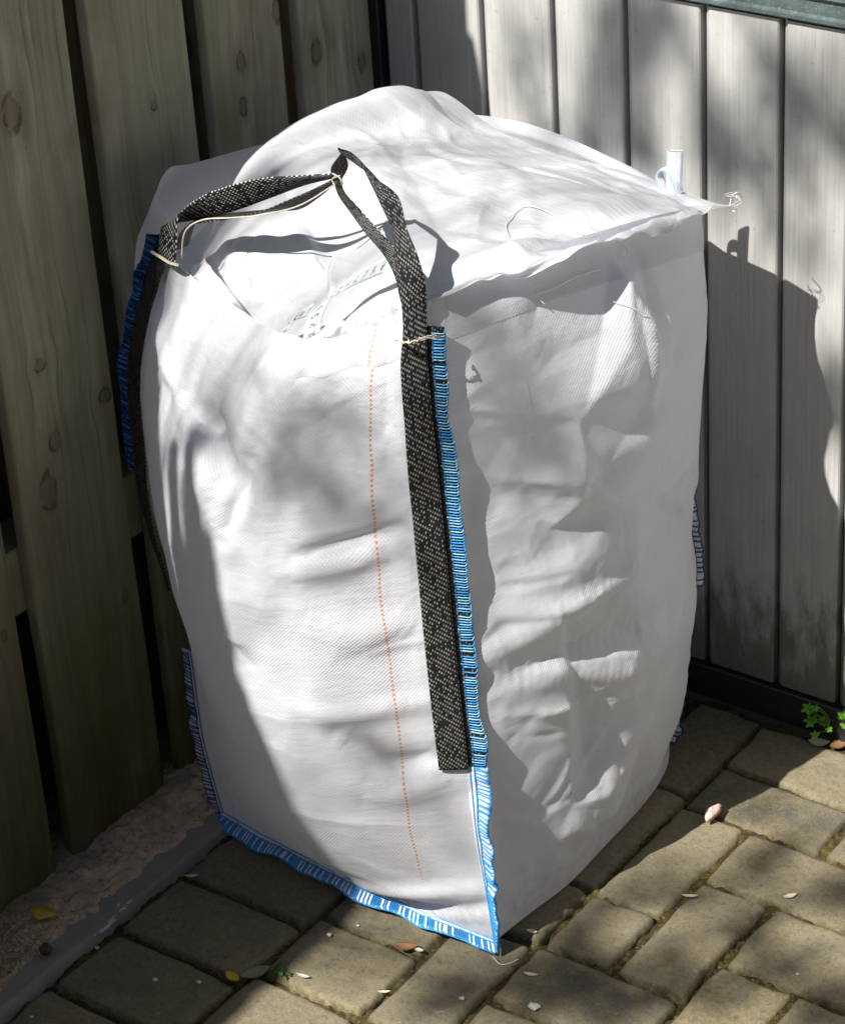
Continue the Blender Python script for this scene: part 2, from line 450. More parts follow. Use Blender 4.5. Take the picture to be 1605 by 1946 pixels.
def kerb_mat():
    t = NT('kerb_concrete'); p = t.pos()
    n = t.noise(p, 40, 4, .6); f = t.noise(p, 500, 3, .7)
    col = t.mix(n, (.21, .195, .175), (.31, .285, .25))
    col = t.mix(t.math('MULTIPLY', t.step(.5, .75, f), .3), col, (.32, .30, .28))
    return t.done(t.bsdf(col, .85, t.bump(f, .4, .001), .25))
M['kerb'] = kerb_mat()
def leaf_mat(name, a, b, tr=.3):
    t = NT(name); p = t.pos(); n = t.noise(p, 120, 3)
    col = t.mix(n, a, b)
    sh = t.bsdf(col, .45, None, .4)
    q = t.n('BsdfTranslucent'); t.set(q.inputs[0], col)
    mx = t.n('MixShader'); mx.inputs[0].default_value = tr
    t.t.links.new(sh, mx.inputs[1]); t.t.links.new(q.outputs[0], mx.inputs[2])
    return t.done(mx.outputs[0])
M['leaf'] = leaf_mat('tree_leaf', (.045, .09, .02), (.08, .14, .03))
M['weed'] = leaf_mat('weed_leaf', (.10, .34, .02), (.24, .52, .05))
M['yellow'] = leaf_mat('yellow_leaf', (.62, .36, .03), (.72, .48, .06), .15)
M['greenleaf'] = leaf_mat('green_dead_leaf', (.20, .24, .10), (.28, .31, .16), .15)
M['brownleaf'] = leaf_mat('brown_leaf', (.22, .10, .05), (.3, .17, .08), .1)
M['petal'] = leaf_mat('petal', (.62, .58, .48), (.75, .72, .62), .2)
M['pink'] = plain('pink_stone', (.62, .43, .36), .7, .3, .3, 200, .12)
M['nut'] = plain('brown_nut', (.10, .05, .035), .55, .4, .4, 150, .4)
M['chip'] = plain('white_chip', (.62, .62, .6), .7, .3, .5, 300, .2)
M['splash'] = plain('pale_splash', (.48, .54, .55), .7, .3, .2, 400, .25)
M['bark'] = plain('bark', (.10, .08, .06), .9, .2, .8, 60, .5)
M['ground'] = plain('far_ground', (.14, .13, .11), .95, .1, .5, 8, .35)

# ------------------------------------------------------------------ ground
g = 60
me = obj('ground', [(-g, -g, -.035), (g, -g, -.035), (g, g, -.035), (-g, g, -.035)], [(0, 1, 2, 3)], M['ground'], smooth=False)
tag(me, 'bare earth running out beyond the paved corner', kind='structure')

K = .104
blocks = []
def B(x0, x1, y0, y1): blocks.append((x0, x1, y0, y1))
for k in range(-3, 16):                                     # stretchers along the kerb
    y1 = -.45 + .099 * 4 - .0985 * k
    if y1 - .0985 < -.02: B(K, .262, y1 - .0985, y1)
for k in range(0, 18):
    y1 = -.03 - .0987 * k
    B(.262, .387, y1 - .0987, y1)
for y1, y0 in ((-.01, -.17), (-.17, -.35), (-.35, -.45), (-.45, -.622), (-.622, -.79), (-.79, -.96), (-.96, -1.13)):
    B(.387, .471, y0, y1)
B(.471, .632, -.104, -.012); B(.471, .631, -.186, -.104); B(.471, .551, -.353, -.186); B(.471, .547, -.446, -.353)
B(.471, .629, -.537, -.446); B(.471, .549, -.70, -.537); B(.549, .63, -.70, -.537)
B(.551, .631, -.446, -.279) ; blocks.pop(); B(.551, .631, -.446, -.279)
B(.551, .712, -.279, -.186); B(.632, .712, -.186, -.012); B(.631, .79, -.380, -.279)
B(.631, .712, -.55, -.380); B(.712, .79, -.55, -.380); B(.712, .79, -.279, -.1); B(.712, .79, -.1, -.012); B(.63, .79, -.65, -.55)
B(.63, .79, -.75, -.65)
r2 = np.random.default_rng(3)
x = .79
col_i = 0
while x < 2.4:                                             # the rest of the yard, out of the frame
    wd = (.08, .16)[col_i % 2]; y = -.012 - .05 * (col_i % 3)
    while y > -1.6:
        h = (.17, .095)[col_i % 2]; B(x, x + wd, y - h, y); y -= h
    x += wd; col_i += 1
y = -1.13
x0s = .387
for row in range(12):
    x = x0s - .04 * (row % 2)
    if y < -1.6: xm = 2.4
    else: xm = .79
    while x < xm:
        if x >= .3: B(x, min(x + .16, xm), y - .095, y)
        x += .16
    y -= .095
for k in range(6): B(.471 + .08 * (k % 4), .551 + .08 * (k % 4), -1.13 + .0, -.75) if k < 4 else None
VS, FS, US = [], [], []; off = 0
for (x0, x1, y0, y1) in blocks:
    near = (x1 > .05 and x0 < .85 and y1 > -.85)
    step = .0042 if near else .02
    gp = .0028 if near else .004
    gx0, gx1, gy0, gy1 = x0 + gp + r2.normal(0, .0009), x1 - gp + r2.normal(0, .0009), y0 + gp + r2.normal(0, .0009), y1 - gp + r2.normal(0, .0009)
    nx = max(5, int((gx1 - gx0) / step)); ny = max(5, int((gy1 - gy0) / step))
    def ax(n, a, b):
        t = np.linspace(0, 1, n); t = .5 - .5 * np.cos(PI * t) * (.35 + .65) if n < 7 else t * .55 + .45 * (.5 - .5 * np.cos(PI * t))
        return a + (b - a) * t
    X, Y = np.meshgrid(ax(nx, gx0, gx1), ax(ny, gy0, gy1), indexing='ij')
    u = np.clip((X - gx0) / (gx1 - gx0), 0, 1); v = np.clip((Y - gy0) / (gy1 - gy0), 0, 1)
    dx = np.minimum(u, 1 - u) * (gx1 - gx0); dy = np.minimum(v, 1 - v) * (gy1 - gy0)
    # rounded corners in plan
    rc = .003 + .004 * r2.random()
    cx = np.clip(rc - dx, 0, None); cy = np.clip(rc - dy, 0, None); cd = np.hypot(cx, cy)
    sc = np.where(cd > rc, rc / np.maximum(cd, 1e-9), 1)
    mx, my = np.sign(u - .5), np.sign(v - .5)
    X = X - mx * (cx - cx * sc); Y = Y - my * (cy - cy * sc)
    d = rc - np.minimum(cd, rc); d = np.minimum(d, np.minimum(np.where(cx > 0, rc - cd, dx), np.where(cy > 0, rc - cd, dy)))
    d = np.clip(d, 0, None)
    wv = .0011 * smooth_noise(nx, ny, 3, 3, r2)
    X = X + .0011 * smooth_noise(nx, ny, 4, 4, r2) + .0005 * smooth_noise(nx, ny, 12, 12, r2) ; Y = Y + .0011 * smooth_noise(nx, ny, 4, 4, r2) + .0005 * smooth_noise(nx, ny, 12, 12, r2)
    Z = -.006 * np.clip(1 - d / .0042, 0, 1) ** 1.8 + wv * .5 + r2.normal(0, .0008) + (u - .5) * r2.normal(0, .0014) + (v - .5) * r2.normal(0, .0014)
    Z += -.0008 + .0008 * (1 - (2 * u - 1) ** 4) * (1 - (2 * v - 1) ** 4)
    Z += .0005 * smooth_noise(nx, ny, max(4, nx // 3), max(4, ny // 3), r2)
    # skirts down into the joint
    P = np.stack([X, Y, Z], -1)
    P = np.pad(P, ((1, 1), (1, 1), (0, 0)), mode='edge'); P[0, :, 2] = P[-1, :, 2] = -.034; P[:, 0, 2] = P[:, -1, 2] = -.034
    ed = np.pad(np.clip(1 - d / .009, 0, 1), 1, constant_values=1)
    UVb = np.stack([np.full(ed.shape, r2.random()), ed], -1)
    VS.append(P.reshape(-1, 3)); FS.append(gridf(nx + 2, ny + 2, off)); US.append(UVb.reshape(-1, 2)); off += (nx + 2) * (ny + 2)
o = obj('paving', np.concatenate(VS), np.concatenate(FS), M['paver'], uv=np.concatenate(US))
tag(o, 'grey tumbled block paving laid in the corner of the yard', kind='structure')

# sand and moss in the joints: one lumpy sheet just below the block faces
nx, ny = 300, 400
X, Y = np.meshgrid(np.linspace(.098, .86, nx), np.linspace(-.9, -.002, ny), indexing='ij')
q = np.random.default_rng(11)
Z = -.0105 + .0022 * smooth_noise(nx, ny, 60, 70, q) + .0016 * smooth_noise(nx, ny, 130, 150, q) + .0012 * smooth_noise(nx, ny, 14, 16, q)
Z += .0035 * np.clip(smooth_noise(nx, ny, 22, 26, q), 0, 1.5)
Z = np.minimum(Z + .0015, -.0048)
o = gridobj('joint_moss', np.stack([X, Y, Z], -1), M['joint'])
tag(o, 'brown dirt and yellow green moss filling the paving joints', kind='stuff')

# kerb and mortar haunch
nx, ny = 14, 500
ty = np.linspace(-3.0, -.004, ny); tx = np.linspace(0, 1, nx)
YY = np.broadcast_to(ty, (nx, ny)); TT = np.broadcast_to(tx[:, None], (nx, ny))
XX = .060 + (.1015 - .060) * TT
XX = XX + .0009 * smooth_noise(nx, ny, 2, 90, q)
ZZ = .0055 - .016 * np.clip((TT - .86) / .14, 0, 1) ** 2 + .0007 * smooth_noise(nx, ny, 3, 80, q)
ZZ = np.where(TT >= 1, -.034, ZZ)
o = gridobj('kerb', np.stack([XX, YY, ZZ], -1), M['kerb'])
tag(o, 'flat grey concrete kerb edging between mortar and paving', kind='structure')
nx, ny = 80, 900
ty = np.linspace(-3.0, -.004, ny); tx = np.linspace(0, 1, nx)
YY = np.broadcast_to(ty, (nx, ny)); TT = np.broadcast_to(tx[:, None], (nx, ny))
rag = .0012 * smooth_noise(nx, ny, 1, 620, q) + .0025 * smooth_noise(nx, ny, 1, 70, q) + .0022 * smooth_noise(nx, ny, 1, 240, q)
XX = -.13 + (.0755 + rag + .13) * TT
ZZ = .0145 - .0045 * TT +   .0022 * smooth_noise(nx, ny, 6, 110, q) + .0011 * smooth_noise(nx, ny, 30, 300, q) - .0012 * np.abs(smooth_noise(nx, ny, 76, 700, q))
pit = smooth_noise(nx, ny, 44, 420, q); ZZ = ZZ - .004 * np.clip(pit - .7, 0, 1)
ZZ = np.where(TT > .97, ZZ - .006 * (TT - .97) / .03, ZZ)
ZZ = np.where(TT >= 1, .003, ZZ)
o = gridobj('mortar_strip', np.stack([XX, YY, ZZ], -1), M['mortar'])
tag(o, 'crumbling pinkish mortar strip along the foot of the timber fence', kind='structure')

# ------------------------------------------------------------------ timber fence
fence = empty('timber_fence', (0, -.4, 0), 'weathered close-boarded timber fence with green algae, left of the white bag', 'fence')
def top_of(y): return float(np.interp(y, [-3, -1.8, -1.55, -1.38, -1.21, -1.10, -.95, -.80, -.70, 0], [1.76, 1.74, 1.66, 1.44, 1.18, 1.02, 1.02, 1.34, 1.45, 1.45]))
rights = [-.0085, -.1505, -.290, -.448, -.6165]
while rights[-1] > -4.2: rights.append(rights[-1] - .166)
rb = np.random.default_rng(5)
for i, yr in enumerate(rights[:-1]):
    yl = rights[i + 1] + .028
    zt = top_of(yr - .08)
    zb = .006
    # board: rounded edges, slight cup and wander, cut as a grid in section
    nz = 60
    zz = np.linspace(zb, zt, nz)
    prof = []
    th = .0125
    e = .0022
    for (py, pxx) in ((yl, -th), (yl, -e * 1.2), (yl + e * .5, -e * .3), (yl + e * 1.6, 0), (yl + .02, .0006), ((yl + yr) / 2, .0012), (yr - .02, .0006), (yr - e * 1.6, 0), (yr - e * .5, -e * .3), (yr, -e * 1.2), (yr, -th)):
        prof.append((pxx, py))
    prof = np.array(prof)
    wob = np.stack([.0006 * smooth_noise(nz, 2, 5, 1, rb)[:, 0], .0007 * smooth_noise(nz, 2, 9, 1, rb)[:, 0]], 1)
    P = np.zeros((len(prof), nz, 3))
    P[:, :, 0] = prof[:, 0:1] + wob[None, :, 0]; P[:, :, 1] = prof[:, 1:2] + wob[None, :, 1] * 1.0
    P[:, :, 2] = zz[None, :]
    P = np.concatenate([P[:, :1] * [1, 1, 1], P, P[:, -1:]], 1)
    P[:, 0, 0] = -th; P[:, -1, 0] = -th
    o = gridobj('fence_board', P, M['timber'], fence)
    md = o.modifiers.new('edge', 'EDGE_SPLIT'); md.split_angle = math.radians(60)
mb = MB()
for zr in (.30, 1.12): mb.box((-.064, -4.3, zr), (-.014, -.012, zr + .07), .002)
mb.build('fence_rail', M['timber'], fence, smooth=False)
for i, yr in enumerate(rights[:-2]):
    yl = rights[i + 1]
    mb = MB(); c = yl + .012
    xo = -.02 * (i % 2)
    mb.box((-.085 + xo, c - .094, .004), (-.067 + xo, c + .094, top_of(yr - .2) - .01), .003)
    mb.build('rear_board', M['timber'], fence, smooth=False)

# ------------------------------------------------------------------ grey cladding
clad = empty('cladding_wall', (.5, 0, 0), 'grey composite board screen with dark grooves, behind the bag', 'wall')
gro = [.0075, .0487, .1330, .2187, .3030, .3908, .4755, .5490]
while gro[-1] < 2.3: gro.append(gro[-1] + .085)
for i in range(len(gro) - 1):
    x0 = gro[i] + .0022; x1 = gro[i + 1] - .0020
    prof = np.array([(x0, .012), (x0, .0055), (x0 + .0055, .0004), (x0 + .0075, 0), (x1 - .0014, 0), (x1, .0016), (x1, .012)])
    zz = np.linspace(.043, .785, 12)
    P = np.zeros((len(prof), 12, 3)); P[:, :, 0] = prof[:, 0:1]; P[:, :, 1] = prof[:, 1:2]; P[:, :, 2] = zz
    P = np.concatenate([P[:, :1], P, P[:, -1:]], 1); P[:, 0, 1] = .012; P[:, -1, 1] = .012
    o = gridobj('cladding_board', P, M['clad'], clad)
    md = o.modifiers.new('edge', 'EDGE_SPLIT'); md.split_angle = math.radians(30)
mb = MB(); mb.box((-.03, .0125, .002), (2.4, .032, .80)); mb.build('backing_panel', M['dark_metal'], clad, smooth=False)
mb = MB(); mb.box((.008, -.006, .0005), (2.4, .0122, .0405), .0015); mb.build('bottom_rail', M['dark_metal'], clad, smooth=False)
mb = MB(); mb.box((-.02, -.004, .001), (.0062, .0122, .84), .001); mb.build('corner_post', M['dark_metal'], clad, smooth=False)
# capping: small lip under a taller moulded rail
mb = MB()
prof = [(.012, .7895), (-.006, .7895), (-.0075, .791), (-.0075, .7945), (-.004, .797), (-.004, .811), (-.0085, .8145), (-.0085, .830), (-.006, .834), (.034, .834), (.034, .7895)]
V = [(xx, a, b) for xx in (.0065, 2.4) for (a, b) in prof]; n = len(prof)
mb.add(V, [(i, (i + 1) % n, n + (i + 1) % n, n + i) for i in range(n)] + [tuple(range(n))[::-1], tuple(range(n, 2 * n))])
mb.build('capping_rail', M['trim'], clad, smooth=False)

# ------------------------------------------------------------------ the bag
BAG0 = (.26, -.29, 0)
bag = empty('bulk_bag', BAG0, 'full white woven bulk bag with black lifting straps and blue seams, standing in the corner', 'bag')

def edge_curve(P, n): return spline(np.array(P, float), n)
def coons(Lc, Rc, Bc, Tc):
    n, m_ = len(Bc), len(Lc)
    u = np.linspace(0, 1, n)[:, None, None]; v = np.linspace(0, 1, m_)[None, :, None]
    c00, c10, c01, c11 = Bc[0], Bc[-1], Tc[0], Tc[-1]
    return ((1 - u) * Lc[None] + u * Rc[None] + (1 - v) * Bc[:, None] + v * Tc[:, None]
            - ((1 - u) * (1 - v) * c00 + u * (1 - v) * c10 + (1 - u) * v * c01 + u * v * c11))
def normals(X):
    a = np.gradient(X, axis=0); b = np.gradient(X, axis=1)
    n = np.cross(a, b); return n / (np.linalg.norm(n, axis=2, keepdims=True) + 1e-12)
def crumple(X0, pin, ex, iters=160, bend=.5, anchor=.012, seed=1, noise=.0006):
    """lets a sheet that is a little too large for its frame buckle into creases"""
    r = np.random.default_rng(seed)
    X = X0.copy(); n, m_ = X.shape[:2]
    N = normals(X0)
    free = (1 - pin)[..., None]
    k = max(3, n // 9)
    amp = noise * (smooth_noise(n, m_, n // 4, m_ // 4, r) + 1.6 * smooth_noise(n, m_, n // 9, m_ // 9, r) + 1.5 * smooth_noise(n, m_, max(2, n // 20), max(2, m_ // 20), r))
    X += N * amp[..., None] * free
    ex = np.broadcast_to(np.asarray(ex, float), (n, m_))
    def sets():
        out = []
        for (di, dj, f, kk) in ((1, 0, 1.0, 1.0), (0, 1, 1.0, 1.0), (1, 1, 1.0, .8), (1, -1, 1.0, .8), (3, 0, 1.0, bend), (0, 3, 1.0, bend)):
            ii = np.arange(0, n - di) if True else None
            per = di if di else dj
            for ph in range(2):
                I, J = np.meshgrid(np.arange(n), np.arange(m_), indexing='ij')
                if di: msk = ((I // di) % 2 == ph)
                else: msk = ((J // dj) % 2 == ph)
                I2, J2 = I + di, J + dj
                ok = msk & (I2 < n) & (J2 < m_) & (J2 >= 0)
                a = (I[ok] * m_ + J[ok]); b = (I2[ok] * m_ + J2[ok])
                rest = np.linalg.norm(X0.reshape(-1, 3)[a] - X0.reshape(-1, 3)[b], axis=1)
                e = .5 * (ex.reshape(-1)[a] + ex.reshape(-1)[b])
                out.append((a, b, rest * (1 + e), kk))
        return out
    S = sets(); Xf = X.reshape(-1, 3); w_ = (1 - pin).reshape(-1)
    for it in range(iters):
        for a, b, rest, kk in S:
            d = Xf[b] - Xf[a]; L = np.linalg.norm(d, axis=1) + 1e-12
            wa, wb = w_[a], w_[b]; ws = wa + wb + 1e-9
            c = (kk * (L - rest) / L / ws)[:, None] * d
            Xf[a] += c * wa[:, None]; Xf[b] -= c * wb[:, None]
        Xf += (X0.reshape(-1, 3) - Xf) * anchor * w_[:, None]
    return Xf.reshape(n, m_, 3)
def facets(X, k, amp, seed, soft=1, mask=None, edge=.06):
    """flat creased facets of stiff woven cloth: random heights over a triangulation of the sheet"""
    from mathutils.geometry import delaunay_2d_cdt
    r = np.random.default_rng(seed); n, m_ = X.shape[:2]
    UVg = uvgrid(X); W_, H_ = UVg[-1, 0, 0], UVg[0, -1, 1]
    P = r.random((k, 2)) * [W_, H_]
    P = np.vstack([P, [[-.1, -.1], [W_ + .1, -.1], [W_ + .1, H_ + .1], [-.1, H_ + .1]], [[W_ / 2, -.12], [W_ / 2, H_ + .12], [-.12, H_ / 2], [W_ + .12, H_ / 2]]])
    V_, E_, F_, *_ = delaunay_2d_cdt([Vector(p) for p in P], [], [], 0, 1e-6)
    V_ = np.array([tuple(v) for v in V_]); h = amp * r.standard_normal(len(V_))
    q_ = UVg.reshape(-1, 2); out = np.zeros(len(q_))
    for f in F_:
        a, b, c = V_[f[0]], V_[f[1]], V_[f[2]]
        d = (b[1] - c[1]) * (a[0] - c[0]) + (c[0] - b[0]) * (a[1] - c[1])
        l0 = ((b[1] - c[1]) * (q_[:, 0] - c[0]) + (c[0] - b[0]) * (q_[:, 1] - c[1])) / d
        l1 = ((c[1] - a[1]) * (q_[:, 0] - c[0]) + (a[0] - c[0]) * (q_[:, 1] - c[1])) / d
        l2 = 1 - l0 - l1
        mk = (l0 >= -1e-6) & (l1 >= -1e-6) & (l2 >= -1e-6)
        out[mk] = (l0 * h[f[0]] + l1 * h[f[1]] + l2 * h[f[2]])[mk]
    Hh = out.reshape(n, m_)
    for _ in range(soft):
        Hp = np.pad(Hh, 1, mode='edge'); Hh = (Hp[:-2, 1:-1] + Hp[2:, 1:-1] + Hp[1:-1, :-2] + Hp[1:-1, 2:] + 2 * Hh) / 6
    u, v = np.meshgrid(np.linspace(0, 1, n), np.linspace(0, 1, m_), indexing='ij')
    e = sstep(0, edge, np.minimum(np.minimum(u, 1 - u), np.minimum(v, 1 - v)))
    if mask is not None: e = e * mask
    return X + normals(X) * (Hh * e)[..., None]
def creases(X, seed, amps=((9, .0022), (20, .0012), (44, .0005)), mask=None):
    """thin sharp creases: ridged noise, pinched where it crosses zero"""
    r = np.random.default_rng(seed); n, m_ = X.shape[:2]; h = np.zeros((n, m_)); asp = uvgrid(X)
    q_ = asp[0, -1, 1] / asp[-1, 0, 0]
    for c, a in amps:
        nz = smooth_noise(n, m_, c, max(2, int(c * q_)), r); w_ = smooth_noise(n, m_, 4, max(2, int(4 * q_)), r)
        h += a * np.clip(.5 + .6 * w_, 0, 1.4) * (1 - np.abs(nz) ** .8)
    u, v = np.meshgrid(np.linspace(0, 1, n), np.linspace(0, 1, m_), indexing='ij')
    e = sstep(0, .04, np.minimum(np.minimum(u, 1 - u), np.minimum(v, 1 - v)))
    if mask is not None: e = e * mask
    return X + normals(X) * (h * e)[..., None]
def border_pin(n, m_, sides='LRBT'):
    p = np.zeros((n, m_))
    if 'L' in sides: p[0] = 1
    if 'R' in sides: p[-1] = 1
    if 'B' in sides: p[:, 0] = 1
    if 'T' in sides: p[:, -1] = 1
    return p
def uvgrid(X):
    n, m_ = X.shape[:2]
    lu = np.linalg.norm(np.diff(X, axis=0), axis=2).sum(0).mean(); lv = np.linalg.norm(np.diff(X, axis=1), axis=2).sum(1).mean()
    u, v = np.meshgrid(np.linspace(0, lu, n), np.linspace(0, lv, m_), indexing='ij')
    return np.stack([u, v], -1)
def fold(X, pts, width, amp, kind='ridge', taper=True):
    """a crease or ridge along a line given in the panel's own picture of itself (photo pixels looked up on the panel)"""
    Pp = proj(X); n, m_ = X.shape[:2]
    ij = [np.unravel_index(np.argmin(((Pp - np.array(p)) ** 2).sum(-1)), (n, m_)) for p in pts]
    Q = spline(np.array([X[i] for i in ij]), 30)
    d2 = np.full((n, m_), 1e9); tt = np.zeros((n, m_))
    for k, qq in enumerate(Q):
        dd = ((X - qq) ** 2).sum(-1); mk = dd < d2; d2[mk] = dd[mk]; tt[mk] = k / (len(Q) - 1)
    d = np.sqrt(d2)
    tp = np.sin(PI * np.clip(tt, .06, .94)) ** .6 if taper else 1
    if kind == 'ridge': h = np.exp(-(d / width) ** 2)
    elif kind == 'sharp': h = np.exp(-d / width)
    else: h = np.exp(-(d / width) ** 2)
    return X + normals(X) * (amp * h * tp)[..., None] * OUT

NV = 200
# corner edges, bottom to top
Fr = edge_curve([ony(*p, y) for p, y in (((941, 1788), -.473), ((926, 1700), -.475), ((906, 1590), -.476), ((890, 1450), -.477), ((868, 1250), -.477), ((849, 1050), -.477), ((832, 880), -.476), ((819, 750), -.475), ((812, 650), -.474), ((812, 572), -.473))], NV)
Le = edge_curve([ony(*p, -.45) for p in ((426, 1543), (408, 1480), (386, 1390), (366, 1250), (334, 1100), (302, 1005), (280, 920), (264, 800), (257, 720), (263, 640), (280, 560), (300, 490), (318, 425))], NV)
Ri = edge_curve([(.395, -.1, .004), (.404, -.1, .06), (.418, -.1, .14), (.440, -.1, .22), (.432, -.1, .30), (.435, -.1, .42), (.45, -.1, .55), (.449, -.1, .628)], NV)
NW = edge_curve([(.075, -.1, .004), (.055, -.1, .15), (.05, -.1, .35), (.055, -.1, .55), (.062, -.1, .65)], NV)
NU = 128
Sb = edge_curve([Le[0], (.15, -.466, .014), (.25, -.478, .016), (.35, -.480, .013), Fr[0]], NU)
St = edge_curve([Le[-1]] + [ony(*p, y) for p, y in (((338, 503), -.458), ((398, 548), -.472), ((457, 594), -.484), ((514, 624), -.490), ((575, 634), -.492), ((640, 636), -.491), ((700, 630), -.486), ((755, 618), -.479))] + [Fr[-1]], NU)
qs_ = np.random.default_rng(91); wst = np.sin(PI * np.linspace(0, 1, NU)) ** .5
St[:, 2] += wst * (.0022 * smooth_noise(NU, 2, 9, 1, qs_)[:, 0] + .0012 * smooth_noise(NU, 2, 24, 1, qs_)[:, 0])
St[:, 1] += wst * (.003 * smooth_noise(NU, 2, 7, 1, qs_)[:, 0] + .0012 * smooth_noise(NU, 2, 24, 1, qs_)[:, 0])
Eb = edge_curve([Fr[0], (.446, -.36, .006), (.444, -.22, .006), (.428, -.14, .006), Ri[0]], NU)
Et = edge_curve([Fr[-1], (.435, -.38, .689), (.456, -.27, .677), (.462, -.18, .658), Ri[-1]], NU)
Nb = edge_curve([Ri[0], (.25, -.07, .005), NW[0]], 60); Nt = edge_curve([Ri[-1], (.33, -.07, .64), (.2, -.065, .655), NW[-1]], 60)
Wb = edge_curve([NW[0], (.06, -.27, .005), Le[0]], NU)
Wt = edge_curve([NW[-1], (.048, -.2, .66), (.043, -.28, .672), (.047, -.35, .686), (.056, -.392, .699), (.068, -.425, .69), Le[-1]], NU)

# ---- front panel (faces the camera's left hand)
OUT = 1.0
X = coons(Le, Fr, Sb, St)
U, Vv = np.meshgrid(np.linspace(0, 1, NU), np.linspace(0, 1, NV), indexing='ij')
prof = np.interp(Vv, [0, .06, .2, .4, .6, .75, .9, 1], [0, .028, .062, .082, .082, .066, .03, 0])
X[..., 1] -= prof * np.sin(PI * U) ** np.interp(U, [0, .5, 1], [1.5, 1, 1.35])
Xs = X
OUT = 1.0 if normals(Xs)[NU // 2, NV // 2, 1] < 0 else -1.0
for pts, wd, am, kd in (
        ([(330, 740), (400, 830), (440, 930), (455, 1010)], .016, -.009, 'ridge'),
        ([(405, 790), (425, 830)], .012, -.008, 'ridge'),
        ([(470, 880), (435, 980), (425, 1030)], .009, -.006, 'ridge'),
        ([(300, 610), (330, 720), (370, 830), (400, 960), (430, 1040)], .014, .007, 'ridge'),
        ([(540, 680), (500, 780), (470, 830)], .022, .006, 'ridge'),
        ([(590, 700), (650, 800), (740, 850)], .02, -.005, 'ridge'),
        ([(560, 1060), (650, 1035), (760, 1000)], .008, -.006, 'ridge'),
        ([(540, 1090), (640, 1075), (750, 1040)], .012, .005, 'ridge'),
        ([(620, 960), (690, 950), (770, 930)], .02, .004, 'ridge'),
        ([(560, 1350), (660, 1360), (760, 1340), (850, 1330)], .012, .003, 'ridge'),
        ([(640, 1400), (740, 1450), (850, 1430)], .013, -.006, 'ridge'),
        ([(680, 1500), (760, 1500), (870, 1480)], .018, .004, 'ridge'),
        ([(560, 1180), (680, 1200), (800, 1180)], .02, .003, 'ridge'),
        ([(640, 1700), (740, 1690), (900, 1690)], .010, .005, 'ridge'),
        ([(560, 1590), (680, 1680), (800, 1725), (920, 1722)], .008, -.007, 'ridge'),
        ([(590, 660), (640, 690), (740, 690)], .003, -.0016, 'sharp'),
        ([(700, 1240), (820, 1215)], .003, .0015, 'sharp')):
    Xs = fold(Xs, pts, wd, am * (1.3 if kd == 'ridge' else 1), kd)
ex = np.full((NU, NV), .008); ex += .012 * sstep(.45, .95, Vv) + .008 * sstep(.12, .0, Vv)
UVs = uvgrid(Xs)
Xs = crumple(Xs, border_pin(NU, NV), ex, 110, .5, .04, 21, .0002)
Xs = facets(Xs, 30, .0028, 74, 0, .3 + .7 * sstep(.3, .7, Vv))
Xs = facets(Xs, 120, .0007, 75, 0)
Xs = creases(Xs, 76, ((7, .0006), (18, .0004), (44, .0002)))
M['fabric_stripe'] = fabric_mat('woven_white_stripe', stripe=float(UVs[-1, 0, 0]) * .825)
gridobj('front_panel', Xs, M['fabric_stripe'], bag, UVs, 1)

